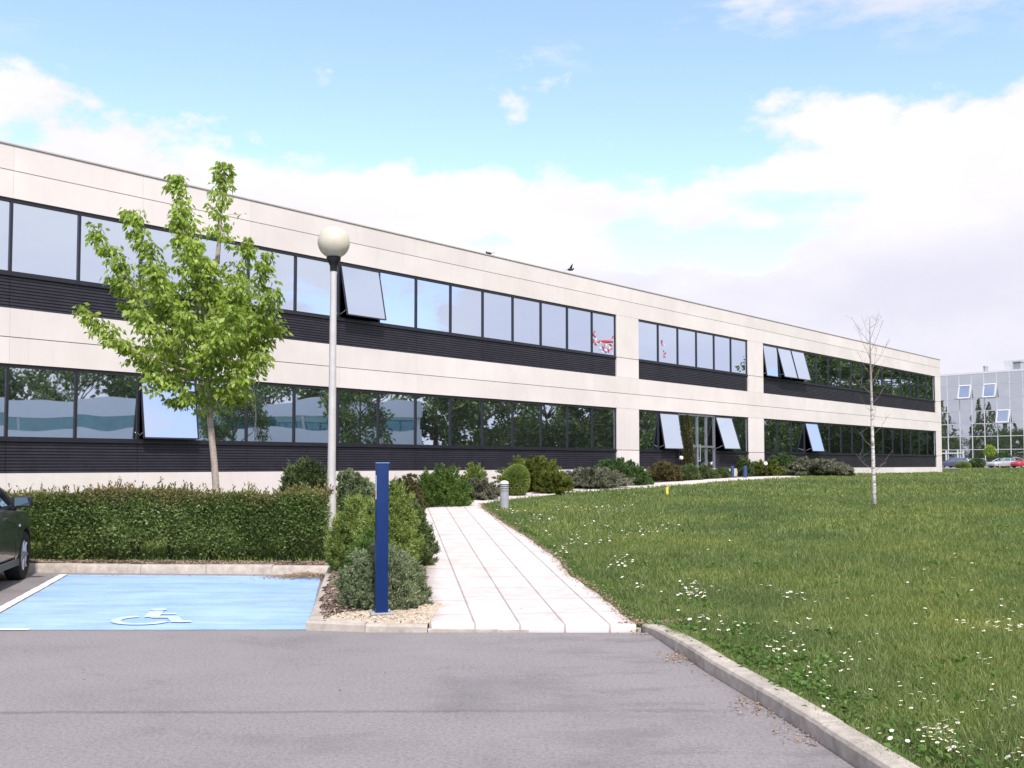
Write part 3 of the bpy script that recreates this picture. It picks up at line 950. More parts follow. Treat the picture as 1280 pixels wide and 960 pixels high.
# cumulus bank low over the horizon
top = k.math('ADD', 0.315, k.math('MULTIPLY', k.math('SUBTRACT', nlow, 0.5), 0.25))
bk = k.math('ADD', k.math('MULTIPLY', k.math('SUBTRACT', top, z), 7.0), k.math('MULTIPLY', k.math('SUBTRACT', ndet, 0.5), 2.2))
bk = k.math('ADD', bk, k.math('MULTIPLY', k.math('SUBTRACT', nfine, 0.5), 0.5))
bank = k.smooth(bk, -0.02, 0.22)
# pockets of blue inside the bank
mp2 = k.n('Mapping'); k.set(mp2, 0, tc); mp2.inputs['Scale'].default_value = (1, 1, 2.6); mp2.inputs['Location'].default_value = (7.3, 2.2, 1.1)
npk = k.noise(mp2.outputs[0], 4.2, 6, 0.55)
bank = k.math('MULTIPLY', bank, k.smooth(npk, 0.37, 0.45, 0.15, 1.0))
# thin high wisps
mp3 = k.n('Mapping'); k.set(mp3, 0, tc); mp3.inputs['Scale'].default_value = (1, 1, 3.0); mp3.inputs['Location'].default_value = (1.3, 5.2, 4.1)
nw = k.noise(mp3.outputs[0], 3.3, 8, 0.6)
wisp = k.math('MULTIPLY', k.smooth(nw, 0.45, 0.58), k.smooth(z, 0.335, 0.40, 0.0, 0.85))
wisp = k.math('MAXIMUM', wisp, k.math('MULTIPLY', k.smooth(k.noise(V1, 1.1, 5, 0.6), 0.36, 0.6, 0.10, 0.95), k.smooth(z, 0.40, 0.55)))
wisp = k.math('MAXIMUM', wisp, k.math('MULTIPLY', k.smooth(sp.outputs[0], 0.60, 0.85), k.smooth(npk, 0.30, 0.6, 0.35, 0.95)))
wisp = k.math('MAXIMUM', wisp, 0.04)
haze = k.smooth(z, 0.0, 0.14, 0.5, 0.0)
cov = k.math('MAXIMUM', k.math('MAXIMUM', bank, wisp), haze)
# cloud tone: white tops, lavender undersides
nsh = k.noise(mp2.outputs[0], 3.4, 5, 0.55)
edge_w = k.smooth(bk, 0.2, 1.2, 0.12, 0.0)
tone = k.ramp(k.math('ADD', edge_w, k.math('ADD', k.math('MULTIPLY', nsh, 0.6), k.math('MULTIPLY', ndet, 0.4))), [(0.40, (2.78, 2.75, 3.2)), (0.50, (3.02, 2.98, 3.32)), (0.64, (3.45, 3.38, 3.5))])
skc = k.mix(1.0, sky.outputs[0], (1.0, 0.98, 1.13), 'MULTIPLY')
colr = k.mix(cov, skc, tone)
nt.links.new(colr, bg.inputs[0]); bg.inputs[1].default_value = 0.15
nt.links.new(bg.outputs[0], out.inputs[0])

sd = bpy.data.lights.new('sun', 'SUN'); sd.energy = 2.6; sd.angle = math.radians(4); sd.color = (1.0, 0.95, 0.89)
so_ = bpy.data.objects.new('sun', sd); COL.objects.link(so_)
dirv = Vector((math.sin(SUN_AZ) * math.cos(SUN_EL), math.cos(SUN_AZ) * math.cos(SUN_EL), math.sin(SUN_EL)))
so_.rotation_euler = dirv.to_track_quat('Z', 'Y').to_euler(); so_.location = (0, -10, 30)

cd = bpy.data.cameras.new('camera'); cam = bpy.data.objects.new('camera', cd); COL.objects.link(cam)
cam.location = (0, 0, 1.6); cam.rotation_euler = (PI / 2 + PITCH, 0, 0)
cd.sensor_width = 36; cd.lens = F / 1280 * 36; cd.shift_y = (PPY - 480) / 1280
cd.clip_end = 4000; cd.clip_start = 0.05
SC.camera = cam
SC.view_settings.view_transform = 'Standard'; SC.view_settings.look = 'None'; SC.view_settings.gamma = 1
SC.view_settings.exposure = 1.0
SC.render.resolution_x = 1024; SC.render.resolution_y = 768
SC.cycles.max_bounces = 8; SC.cycles.transparent_max_bounces = 4
SC.cycles.use_denoising = True
#@@PART2@@
# ================================================================== VEGETATION
def rdirs(n):
    return unit(RNG.normal(size=(n, 3)))


def lumpy(D, seed, amp=0.14, k=5):
    r = np.random.default_rng(seed); out = np.zeros(len(D))
    for i in range(k):
        a = unit(r.normal(size=3)); f = r.uniform(2, 6); ph = r.uniform(0, 6)
        out += np.sin(D @ a * f + ph) / k * 1.6
    return 1 + amp * out


LM = {
    'hedge': leaf_mat('hedge_leaves', (0.058, 0.095, 0.026), (0.140, 0.205, 0.055), (0.26, 0.33, 0.12), 0.3, 0.4, 1.3, top=(0.26, 0.155, 0.085), topz=(0.75, 1.30)),
    'maple': leaf_mat('maple_leaves', (0.150, 0.235, 0.030), (0.310, 0.415, 0.070), (0.50, 0.58, 0.17), 0.46, 0.45, 1.0),
    'rosemary': leaf_mat('rosemary_leaves', (0.048, 0.080, 0.026), (0.100, 0.140, 0.048), (0.18, 0.22, 0.09), 0.2),
    'dark': leaf_mat('dark_green_leaves', (0.042, 0.080, 0.024), (0.082, 0.145, 0.042), (0.13, 0.20, 0.07), 0.2),
    'bright': leaf_mat('bright_green_leaves', (0.055, 0.105, 0.020), (0.105, 0.180, 0.035), (0.16, 0.24, 0.06), 0.25),
    'lime': leaf_mat('lime_leaves', (0.120, 0.175, 0.040), (0.225, 0.285, 0.070), (0.38, 0.42, 0.15), 0.3),
    'grey': leaf_mat('grey_green_leaves', (0.105, 0.145, 0.068), (0.200, 0.240, 0.130), (0.36, 0.39, 0.25), 0.2),
    'silver': leaf_mat('silver_leaves', (0.085, 0.095, 0.060), (0.170, 0.175, 0.120), (0.33, 0.31, 0.24), 0.2),
    'gold': leaf_mat('golden_juniper', (0.060, 0.085, 0.016), (0.140, 0.165, 0.028), (0.26, 0.27, 0.06), 0.25),
    'brown': leaf_mat('bronze_leaves', (0.065, 0.055, 0.022), (0.105, 0.095, 0.035), (0.19, 0.14, 0.06), 0.2),
    'conifer': leaf_mat('conifer_leaves', (0.040, 0.045, 0.014), (0.085, 0.080, 0.024), (0.13, 0.11, 0.04), 0.15),
    'treeA': leaf_mat('far_tree_leaves', (0.060, 0.090, 0.026), (0.115, 0.165, 0.048), (0.20, 0.26, 0.09), 0.25, clump=0.3),
}


def shrub(box, Y, style, mat, label, cat='shrub', n=None, group=None, name='shrub', seed=None, depth=1.0, leaf=None):
    """box = x0, x1, ytop in the photograph, Y = distance; sized and placed on the ground there"""
    x0, x1, yt = box
    xc = (x0 + x1) / 2
    P = at_depth(xc, 590, Y); X = P[0]; zb = float(tz(X, Y)) + 0.0
    rx = (x1 - x0) / 2 / F * Y * 1.0; h = at_depth(xc, yt, Y)[2] - zb; ry = rx * depth
    sd_ = seed if seed is not None else int(x0 * 7 + yt)
    px = Y / F                       # metres per pixel
    if leaf: L, W = leaf
    else: L, W = max(0.035, 2.6 * px), max(0.012, 0.9 * px)
    area = 2 * PI * rx * max(h, rx) * 1.6
    if n is None: n = int(min(60000, max(2500, 11.0 * area / (L * W))))
    D = rdirs(n); D[:, 2] = np.abs(D[:, 2]) if style in ('mound', 'spray', 'needle') else D[:, 2]
    R = lumpy(D, sd_, 0.13 if style != 'ball' else 0.09)
    u = RNG.uniform(0, 1, n) ** 0.22
    if style in ('ball',):
        C = np.stack([D[:, 0] * rx, D[:, 1] * ry, h * 0.5 + D[:, 2] * h * 0.5], 1)
        C[:, :2] *= (R * (0.55 + 0.45 * u))[:, None]; C[:, 2] *= np.where(D[:, 2] > 0, R, 1.0); cl_ = np.sin(D @ np.array([9.0, 4, 7]) + 3) * np.sin(D @ np.array([-5.0, 11, 6])) * np.sin(D @ np.array([3.0, -8, 12])); C[:, :2] *= (1 - 0.05 * (cl_ > 0.25))[:, None]
        out = D
    elif style == 'column':
        zz = RNG.uniform(0.02, 1, n); prof = np.clip(1.15 * (1 - zz) ** 0.55, 0.05, 1); a = RNG.uniform(0, 2 * PI, n)
        rr = prof * u * (1 + 0.15 * np.sin(a * 3 + zz * 9))
        C = np.stack([np.cos(a) * rx * rr, np.sin(a) * ry * rr, zz * h], 1); out = np.stack([np.cos(a) * 0.5, np.sin(a) * 0.5, np.ones(n)], 1)
    else:
        ex = np.where(np.abs(D[:, 2]) < 0.3, 1.0, 1.0)
        C = np.stack([D[:, 0] * rx, D[:, 1] * ry, np.abs(D[:, 2]) ** 0.8 * h], 1) * np.where(np.abs(D[:, 2:3]) < 0.12, [0.93, 0.93, 1], [1, 1, 1]) * (R * (0.5 + 0.5 * u))[:, None]
        out = D * [1, 1, 1]
    if style == 'spray':
        # arching plume branches
        nb = max(14, int(n / 260)); Cs = []; Ds = []
        for i in range(nb):
            a = RNG.uniform(0, 2 * PI); el = RNG.uniform(0.15, 1.3); ln = RNG.uniform(0.75, 1.08)
            e = np.array([math.cos(a) * math.cos(el) * rx * 1.05, math.sin(a) * math.cos(el) * ry, math.sin(el) * h]) * ln
            t = RNG.uniform(0.15, 1, n // nb)[:, None]
            c = e * t + np.array([0, 0, 1]) * (t * (1 - t)) * h * 0.35 + RNG.normal(0, 0.07, (n // nb, 3)) * [rx, ry, h] * (1.15 - t)
            Cs.append(c); Ds.append(unit(e)[None] + RNG.normal(0, 0.55, (n // nb, 3)) + [0, 0, 0.1])
        C = np.concatenate(Cs); Dd = np.concatenate(Ds)
        L *= 1.2
    elif style in ('needle', 'mound'):
        # the surface is built of many upright sprigs, so the outline stays uneven
        ft = 0.55; nt_ = max(60, int((rx * ry * 2 + rx * h * 4) / (0.0060 if style == 'needle' else 0.0045) / max(1.0, (px / 0.012) ** 1.2))); nl = max(6, int(n * ft / nt_))
        Dt = rdirs(nt_); Dt[:, 2] = np.abs(Dt[:, 2]); Rt_ = lumpy(Dt, sd_, 0.17) * RNG.uniform(0.72, 1.0, nt_)
        B = np.stack([Dt[:, 0] * rx, Dt[:, 1] * ry, Dt[:, 2] ** 0.8 * h], 1) * Rt_[:, None]
        sl = (0.26 if style == 'needle' else 0.085) * min(rx, h) * RNG.uniform(0.5, 1.5, nt_)
        G_ = unit(Dt * 0.75 + [0, 0, 0.75 if style == 'needle' else 0.45] + RNG.normal(0, 0.22, (nt_, 3)))
        tt_ = RNG.uniform(-0.5, 1.0, (nt_, nl, 1))
        C2 = (B[:, None] + G_[:, None] * sl[:, None, None] * tt_ + RNG.normal(0, 0.012, (nt_, nl, 3))).reshape(-1, 3)
        D2 = (G_[:, None] * 0.7 + RNG.normal(0, 0.45, (nt_, nl, 3))).reshape(-1, 3)
        kq = RNG.uniform(0, 1, len(C)) < 0.45; C = C[kq] * 0.9; out = out[kq]
        Dd = np.concatenate([out * 0.5 + RNG.normal(0, 0.4, (len(C), 3)) + [0, 0, 0.6], D2]); C = np.concatenate([C, C2])
    elif style == 'never':
        Dd = out * 0.5 + RNG.normal(0, 0.35, (len(C), 3)) + [0, 0, 0.9]; L *= 1.5; W *= 0.8
    elif style == 'ball': Dd = out * 0.9 + RNG.normal(0, 0.5, (len(C), 3)) + [0, 0, 0.35]
    elif style == 'column': Dd = out + RNG.normal(0, 0.3, (len(C), 3))
    else: Dd = out * 0.8 + RNG.normal(0, 0.6, (len(C), 3)) + [0, 0, 0.3]
    C[:, 2] = np.maximum(C[:, 2], 0.01)
    m = len(C)
    Vv, Qq = leaf_geo(C, Dd, L * RNG.uniform(0.6, 1.3, m), W * RNG.uniform(0.7, 1.3, m))
    root = empty(name, (X, Y, zb)); tag(root, label, cat, group)
    npmesh('foliage', Vv, Qq, LM[mat], root)
    tw = MB()
    for i in range(9):
        a = random.uniform(0, 2 * PI); r_ = random.uniform(0.3, 0.75); q = random.uniform(0.4, 0.8)
        tw.tube([(0, 0, -0.03), (math.cos(a) * rx * r_ * 0.4, math.sin(a) * ry * r_ * 0.4, h * q * 0.5), (math.cos(a) * rx * r_, math.sin(a) * ry * r_, h * q)], [0.02, 0.013, 0.005], 4)
    obj('stem', tw, M['darkbark'], root)
    return root


S = shrub
# beside the parking bay and the path
S((430, 540, 686), 11.1, 'mound', 'grey', 'dense round grey green shrub directly behind the foot of the tall blue post', leaf=(0.034, 0.010), depth=0.95, n=60000)
S((431, 500, 668), 12.3, 'mound', 'bright', 'soft bright green rounded shrub between the kerb and the grey green ball', leaf=(0.055, 0.012), depth=0.9)
S((484, 540, 622), 14.4, 'needle', 'rosemary', 'upright dark needle leaved shrub overhanging the left edge of the path', leaf=(0.05, 0.013), depth=1.5)
S((410, 486, 618), 14.3, 'needle', 'lime', 'yellow green feathery shrub beside the foot of the lamp post', leaf=(0.055, 0.014))
S((446, 522, 626), 13.6, 'needle', 'lime', 'smaller yellow green feathery shrub behind the tall blue post', leaf=(0.055, 0.014))
# bed along the building
S((350, 415, 573), 19.5, 'needle', 'rosemary', 'large dark rosemary like bush behind the hedge, left of the lamp post', leaf=(0.09, 0.022))
S((415, 476, 592), 20.5, 'mound', 'grey', 'low blue grey juniper directly right of the lamp post', leaf=(0.07, 0.02))
S((484, 532, 594), 22.0, 'mound', 'brown', 'olive brown twiggy shrub between the blue post and the dense green mound')
S((521, 586, 594), 24.8, 'needle', 'bright', 'dense bright green flat bottomed mound at the end of the path', depth=0.8)
S((576, 611, 580), 28.3, 'spray', 'lime', 'small light green leafy bush rising above the silvery one')
S((573, 627, 597), 26.8, 'spray', 'silver', 'silvery loose leaved shrub left of the grey bollard light')
S((628, 662, 583), 28.3, 'ball', 'lime', 'compact round yellow green ball shrub behind the bollard light')
S((618, 712, 569), 30.2, 'spray', 'gold', 'wide spreading golden green juniper with arching branches')
S((664, 716, 588), 29.2, 'spray', 'gold', 'low dark gold juniper in front of the wide spreading one')
S((694, 792, 585), 31.8, 'spray', 'silver', 'long silvery grey shrub bordering the narrow walkway')
S((733, 818, 576), 33.8, 'mound', 'dark', 'large rounded dark green shrub under the concrete pier')
S((806, 852, 578), 36.0, 'mound', 'brown', 'reddish brown shrub right of the large dark green one')
S((845, 878, 582), 37.0, 'mound', 'rosemary', 'first green clipped mound right of the reddish brown shrub')
S((866, 896, 582), 38.6, 'mound', 'rosemary', 'second green clipped mound, in the middle of the three before the door')
S((888, 914, 585), 40.4, 'mound', 'rosemary', 'third and smallest green clipped mound, beside the small blue posts')
S((851, 868, 520), 41.3, 'column', 'conifer', 'slim brownish columnar conifer standing before the entrance windows', cat='conifer', name='conifer', n=6000)
S((916, 942, 573), 45.0, 'needle', 'rosemary', 'dark bushy shrub between the two small blue posts and the wall')
S((936, 980, 576), 45.5, 'spray', 'gold', 'low yellow green juniper at the left end of the far shrub mound')
S((956, 1000, 570), 46.5, 'mound', 'dark', 'dark green shrub behind the far silvery mound')
S((976, 1064, 573), 46.0, 'spray', 'silver', 'big sprawling silvery green mound at the far end of the bed')
S((1020, 1066, 580), 46.5, 'mound', 'rosemary', 'low dark shrub closing the right end of the bed')

# ------------------------------------------------------------------ hedge
hx0, hx1, hy = -10.6, -2.78, 16.15
hroot = empty('hedge', ((hx0 + hx1) / 2, hy, 0.12)); tag(hroot, 'long clipped hedge with reddish tips behind the blue parking bay', 'hedge')
nH = 120000
X_ = RNG.uniform(hx0, hx1, nH); t_ = RNG.uniform(0, 1, nH)
zz = 0.06 + (t_ ** 0.62) * 1.00
prof = np.where(zz < 0.45, 0.55 + 0.45 * zz / 0.45, 1.0) * np.sqrt(np.clip(1 - np.clip((zz - 0.85) / 0.45, 0, 1) ** 2, 0, 1))
sgn = RNG.choice([-1, 1], nH, p=[0.72, 0.28]); yy = sgn * (RNG.uniform(0, 1, nH) ** 0.35) * 0.48 * prof
lump = 0.06 * np.sin(X_ * 2.1 + 1) + 0.05 * np.sin(X_ * 5.3 + zz * 4) + 0.03 * np.sin(X_ * 11 + zz * 9)
yy = yy * (1 + lump * 1.6)
topv = 1 + 0.035 * np.sin(X_ * 1.9) + 0.025 * np.sin(X_ * 6.1 + 2) + np.where(X_ > -3.4, -0.03, 0)
zz2 = zz * topv
keep = ~((zz < 0.32) & (RNG.uniform(0, 1, nH) < 0.10 + 0.75 * (np.sin(X_ * 2.3 + 0.8 + np.sin(X_)) > 0.55)))
C = np.stack([X_, hy + yy + RNG.normal(0, 0.015, nH) - 0.04 * (X_ + 7) / 5, 0.10 + zz2], 1)[keep]
Dd = np.stack([RNG.normal(0, 0.7, nH), sgn * 0.5 + RNG.normal(0, 0.5, nH), RNG.normal(0.35, 0.5, nH)], 1)[keep]
m = len(C); LL = RNG.uniform(0.03, 0.062, m)
# sprigs sticking out of the top
ns = 620; SXp = RNG.uniform(hx0, hx1, ns); cs = []; ds = []
for i in range(ns):
    hgt_ = abs(RNG.normal(0.0, 0.075)) + 0.03; bx_ = SXp[i]; by_ = hy + RNG.uniform(-0.3, 0.3) - 0.04 * (bx_ + 7) / 5
    zt0 = 0.10 + 1.01 * (1 + 0.035 * math.sin(bx_ * 1.9) + 0.025 * math.sin(bx_ * 6.1 + 2))
    for j in range(7):
        t = j / 6; cs.append((bx_ + 0.02 * t, by_, zt0 + hgt_ * t)); a = RNG.uniform(0, 2 * PI); ds.append((math.cos(a) * 0.6, math.sin(a) * 0.6, 0.8))
C = np.concatenate([C, np.array(cs)]); Dd = np.concatenate([Dd, np.array(ds)]); LL = np.r_[LL, np.full(len(cs), 0.055)]
Vv, Qq = leaf_geo(C, Dd, LL, LL * 0.48)
Vv -= np.array([(hx0 + hx1) / 2, hy, 0.12])
npmesh('foliage', Vv, Qq, LM['hedge'], hroot)
for i, x in enumerate(np.arange(hx0 + 0.4, hx1 - 0.2, 0.62)):
    tw = MB(); xo = x - (hx0 + hx1) / 2 + random.uniform(-0.1, 0.1)
    for j in range(4):
        a = random.uniform(0, 2 * PI); q = random.uniform(0.1, 0.28)
        tw.tube([(xo, 0, -0.08), (xo + math.cos(a) * q * 0.4, math.sin(a) * q * 0.4, 0.25), (xo + math.cos(a) * q, math.sin(a) * q, 0.75)], [0.022, 0.015, 0.006], 5)
    obj('stem', tw, M['darkbark'], hroot)

# ------------------------------------------------------------------ young maple
TY = 17.7
tb = at_depth(271, 612, TY); tzb = float(tz(tb[0], TY))
troot = empty('tree', (tb[0], TY, tzb)); tag(troot, 'young light green leafy tree rising behind the hedge, left of the lamp post', 'tree')
def tp(x, y, dy=0.0):
    p = at_depth(x, y, TY + dy); return p - np.array([tb[0], TY, tzb])
tk = MB()
fork = tp(262, 505)
tk.tube([(0, 0, -0.1), tp(272, 640), tp(268, 580), tp(263, 530), fork, tp(262, 470), tp(266, 400), tp(270, 330), tp(277, 260), tp(280, 212)],
        [0.075, 0.062, 0.056, 0.054, 0.050, 0.042, 0.036, 0.024, 0.014, 0.006], 10)
obj('trunk', tk, M['bark'], troot, smooth=True)
tips = [  # x, y of the tip, depth offset, start on the trunk (y), leaf density
    (280, 206, 0.0, 330, 1.0), (219, 219, 0.25, 430, 1.0), (165, 264, -0.2, 470, 1.0), (117, 283, 0.15, 440, 0.9), (101, 384, -0.1, 470, 0.75),
    (338, 318, 0.1, 440, 0.9), (344, 362, -0.3, 460, 1.1), (347, 402, 0.3, 480, 1.1), (330, 440, -0.5, 490, 1.1), (300, 470, -0.75, 495, 1.0),
    (185, 470, -0.4, 492, 1.0), (150, 425, 0.35, 485, 1.1), (140, 345, 0.5, 460, 1.0), (190, 330, -0.7, 450, 1.1), (240, 300, -0.4, 400, 1.1),
    (310, 300, 0.5, 420, 0.9), (300, 350, -0.8, 440, 1.1), (230, 390, -1.05, 470, 1.1), (275, 420, -1.1, 470, 1.1), (200, 420, 0.9, 480, 1.0),
    (260, 350, 0.95, 440, 1.0), (320, 400, 0.9, 470, 1.0), (235, 500, -0.5, 500, 0.85), (310, 492, 0.2, 500, 0.9), (215, 500, 0.3, 500, 0.8),
    (170, 390, -0.9, 470, 1.0), (290, 385, -1.2, 450, 1.0), (250, 445, -0.9, 480, 1.0), (225, 270, 0.0, 400, 0.9), (262, 325, -0.2, 400, 1.0), (205, 355, 0.1, 440, 1.0),
]
Lc = []; Ld = []; Ll = []
limbs = MB()
for (x, y, dy, ys_, den) in tips:
    tt = (505 - ys_) / 295.0
    s0 = tp(262 + (18 * max(0, tt)), ys_); e = tp(x, y, dy)
    mid = s0 * 0.45 + e * 0.55 + np.array([(e - s0)[0] * 0.12, (e - s0)[1] * 0.12, -0.16 * abs(e[0] - s0[0])])
    pts = [s0 * (1 - t) ** 2 + 2 * mid * t * (1 - t) + e * t * t for t in np.linspace(0, 1, 9)]
    ln = np.linalg.norm(e - s0)
    limbs.tube(pts, list(np.linspace(0.026, 0.005, 9)), 5)
    nt_ = int(ln * 44 * den)
    for i in range(nt_):
        t = random.uniform(0.16, 1.0) ** 0.8
        p = s0 * (1 - t) ** 2 + 2 * mid * t * (1 - t) + e * t * t
        side = np.array([random.gauss(0, 1), random.gauss(0, 1), random.gauss(0, 0.5) + 0.15]); side /= np.linalg.norm(side)
        rad = random.uniform(0.05, 0.46) * (1.12 - t * 0.80)
        q = p + side * rad
        if random.random() < 0.45: limbs.tube([p, (p + q) / 2 + (0, 0, 0.02), q], [0.005, 0.004, 0.002], 3)
        # compound leaf: leaflets hanging from the twig end
        for j in range(random.randint(6, 11)):
            a = random.uniform(0, 2 * PI); o_ = q + np.array([math.cos(a), math.sin(a), random.uniform(-0.5, 0.6)]) * random.uniform(0.01, 0.10)
            Lc.append(o_); Ld.append((math.cos(a) * 0.7, math.sin(a) * 0.7, random.uniform(-1.7, -0.1))); Ll.append(random.uniform(0.05, 0.14))
obj('limbs', limbs, M['bark'], troot, smooth=True)
Ll = np.array(Ll)
Vv, Qq = leaf_geo(np.array(Lc), np.array(Ld), Ll, Ll * 0.5, 0.22)
npmesh('crown', Vv, Qq, LM['maple'], troot)

# ------------------------------------------------------------------ bare birch sapling
def birchmat():
    m, nt, out = newmat('birch_bark'); k = NT(nt)
    co = k.n('TexCoord').outputs['Object']
    mp = k.n('Mapping'); k.set(mp, 0, co); mp.inputs['Scale'].default_value = (6, 6, 16)
    n = k.noise(mp.outputs[0], 1.4, 5, 0.7)
    s = k.n('SeparateXYZ'); k.set(s, 0, co)
    c = k.ramp(n, [(0.40, (0.12, 0.10, 0.09)), (0.50, (0.55, 0.51, 0.48)), (0.8, (0.70, 0.66, 0.63))])
    c = k.mix(k.smooth(s.outputs[2], 2.0, 3.4), c, (0.24, 0.19, 0.17))
    b = k.n('BsdfPrincipled'); k.set(b, 'Base Color', c); b.inputs['Roughness'].default_value = 0.8
    nt.links.new(b.outputs[0], out.inputs[0]); return m
bp_ = at(1093, 634); BY = bp_[1]
broot = empty('birch_tree', tuple(bp_)); tag(broot, 'thin bare young birch with white bark standing alone in the lawn', 'tree')
def bpx(x, y, dy=0): return at_depth(x, y, BY + dy) - bp_
tk = MB(); tk.tube([bpx(1093, 640), bpx(1092.5, 610), bpx(1091, 560), bpx(1089.5, 500), bpx(1088, 450), bpx(1087, 397)], [0.053, 0.047, 0.040, 0.030, 0.019, 0.006], 10)
birch = birchmat(); obj('trunk', tk, birch, broot, smooth=True)
bt = MB(); br_ = random.Random(5)
tw_m = surf_mat('birch_twig', (0.20, 0.15, 0.13), (0.30, 0.24, 0.21), 0.8, 20)
for (ys_, xe, ye) in [(588, 1070, 568), (590, 1108, 574), (560, 1074, 540), (545, 1110, 520), (515, 1078, 500), (505, 1104, 486), (492, 1066, 470), (480, 1102, 455), (470, 1072, 440), (462, 1112, 425),
                      (450, 1070, 405), (440, 1104, 400), (430, 1064, 396), (425, 1098, 392), (418, 1078, 398), (410, 1102, 396), (600, 1078, 590), (530, 1096, 505), (455, 1083, 420), (470, 1097, 432)]:
    s0 = bpx(1093 - (634 - ys_) * 0.026, ys_); e = bpx(xe, ye, br_.uniform(-0.4, 0.4)); mid = (s0 + e) / 2 + np.array([0, 0, -0.05])
    bt.tube([s0, mid * 0.6 + s0 * 0.4 * 0 + 0.4 * (s0 + (e - s0) * 0.3), mid, e], [0.0055, 0.0045, 0.0035, 0.0018], 4)
    for j in range(4):
        t = br_.uniform(0.4, 0.95); p = s0 * (1 - t) + e * t; bt.tube([p, p + np.array([br_.uniform(-0.2, 0.2), br_.uniform(-0.15, 0.15), br_.uniform(0.05, 0.25)])], [0.003, 0.0018], 3)
obj('limbs', bt, tw_m, broot)

# ------------------------------------------------------------------ reflected surroundings (right of the frame)
def bigtree(X, Y, h, r, seed, label, n=5200, kind='round', mat='treeA'):
    rg = np.random.default_rng(seed)
    zb = 1.0 if Y > 20 else float(tz(X, Y)); zb = 1.05
    root = empty('tree', (X, Y, zb)); tag(root, label, 'tree', 'trees mirrored in the windows')
    tk = MB(); tk.tube([(0, 0, -0.3), (0.05, 0, h * 0.25), (0.1, 0.1, h * 0.6), (0.05, 0, h * 0.9)], [0.22, 0.17, 0.1, 0.03], 7)
    for i in range(9):
        a = rg.uniform(0, 2 * PI); z0 = h * rg.uniform(0.2, 0.6); tk.tube([(0.05, 0, z0), (math.cos(a) * r * 0.4, math.sin(a) * r * 0.4, z0 + h * 0.13), (math.cos(a) * r * 0.8, math.sin(a) * r * 0.8, z0 + h * 0.22)], [0.08, 0.05, 0.02], 5)
    obj('trunk', tk, M['darkbark'], root, smooth=True)
    if kind == 'cypress':
        zz = rg.uniform(0.03, 1, n); a = rg.uniform(0, 2 * PI, n); rr = r * np.clip(1.2 * (1 - zz) ** 0.6, 0.03, 1) * (zz * 6).clip(0, 1) * rg.uniform(0.4, 1, n) ** 0.4
        C = np.stack([np.cos(a) * rr, np.sin(a) * rr, zz * h], 1)
    else:
        nc = 46; cc = []
        for i in range(nc):
            d = unit(rg.normal(size=3)); q = rg.uniform(0.3, 1) ** 0.5
            cc.append([d[0] * r * q, d[1] * r * q, h * 0.54 + d[2] * h * 0.46 * q])
        cc = np.array(cc); w_ = rg.integers(0, nc, n)
        C = cc[w_] + unit(rg.normal(size=(n, 3))) * (rg.uniform(0.3, 1, n)[:, None]) * r * 0.32 * [1, 1, 0.75]
    L = rg.uniform(0.25, 0.5, n)
    V_, Q_ = leaf_geo(C, rg.normal(size=(n, 3)) + [0, 0, -0.2], L, L * 0.55)
    npmesh('crown', V_, Q_, LM[mat], root)
    return root


def copy_tree(o, loc, rz, s, label):
    c = o.copy(); COL.objects.link(c); c.location = loc; c.rotation_euler = (0, 0, rz); c.scale = (s[0], s[0], s[1]); c['label'] = label
    for ch in o.children:
        d = ch.copy(); COL.objects.link(d); d.parent = c
    return c


TL = 'dark leafy tree seen mirrored in the windows, right of the lawn outside the picture'
t1 = bigtree(47, 38.5, 8.6, 3.4, 1, TL)
t2 = bigtree(52, 45, 9.6, 3.8, 2, TL)
t3 = bigtree(60, 62, 9.5, 4.0, 3, TL, n=6500)
t4 = bigtree(66, 74, 13.5, 4.4, 4, TL, n=8000)
srcs = [t1, t2, t3, t4]; rr = random.Random(3)
for i, (X, Y, s, hs) in enumerate([(56, 50, 1.0, 1.0), (49, 53, 0.9, 0.75), (63, 54, 1.1, 1.1), (66, 66, 1, 0.95),
                                   (73, 84, 1.1, 1.05), (66, 80, 1.1, 1.0), (80, 92, 1.2, 1.2), (86, 100, 1.2, 1.25), (92, 108, 1.2, 1.25), (75, 77, 1.2, 1.2), (83, 86, 1.2, 1.2), (98, 116, 1.2, 1.25), (70, 87, .9, 1.0), (77, 98, 1.1, 1.15),
                                   (64, 6, 1.1, 1.25), (66, 14, 1.2, 1.2), (64, 22, 1.1, 1.3), (67, 30, 1.2, 1.25), (63, -3, 1.1, 1.3), (66, -12, 1.2, 1.2),
                                   (40, 21, 0.55, 0.62), (41, 29.5, 0.7, 0.8), (53, 36, 1.0, 1.15)]):
    src = srcs[3] if (Y > 75 and hs >= 1) else srcs[i % 3]
    if src is t4: hs = min(hs, 1.12)
    copy_tree(src, (X, Y, 1.05), rr.uniform(0, 6), (s, hs), TL)
for i_, (X, Y) in enumerate([(-34, 150), (-22, 156), (8, 158), (24, 159), (40, 161), (-14, 140), (-4, 146), (6, 139), (16, 138), (26, 146), (36, 147)]):
    bigtree(X, Y, 6.5 + (i_ % 3), 5.0, 90 + i_, 'broad dark tree seen mirrored low in the far glass building', n=2600)
for i_, (X, Y) in enumerate([(50, 42), (54, 50), (57, 58), (62, 66), (66, 74), (71, 82), (77, 90), (84, 99), (90, 108)]):
    for j_ in range(2):
        bigtree(X + 3 * j_, Y + 4 * j_, 4.2 + 0.5 * math.sin(i_ * 3 + j_), 3.4, 50 + i_ * 2 + j_, 'low bushy tree seen mirrored in the ground floor windows, outside the picture', n=2600)
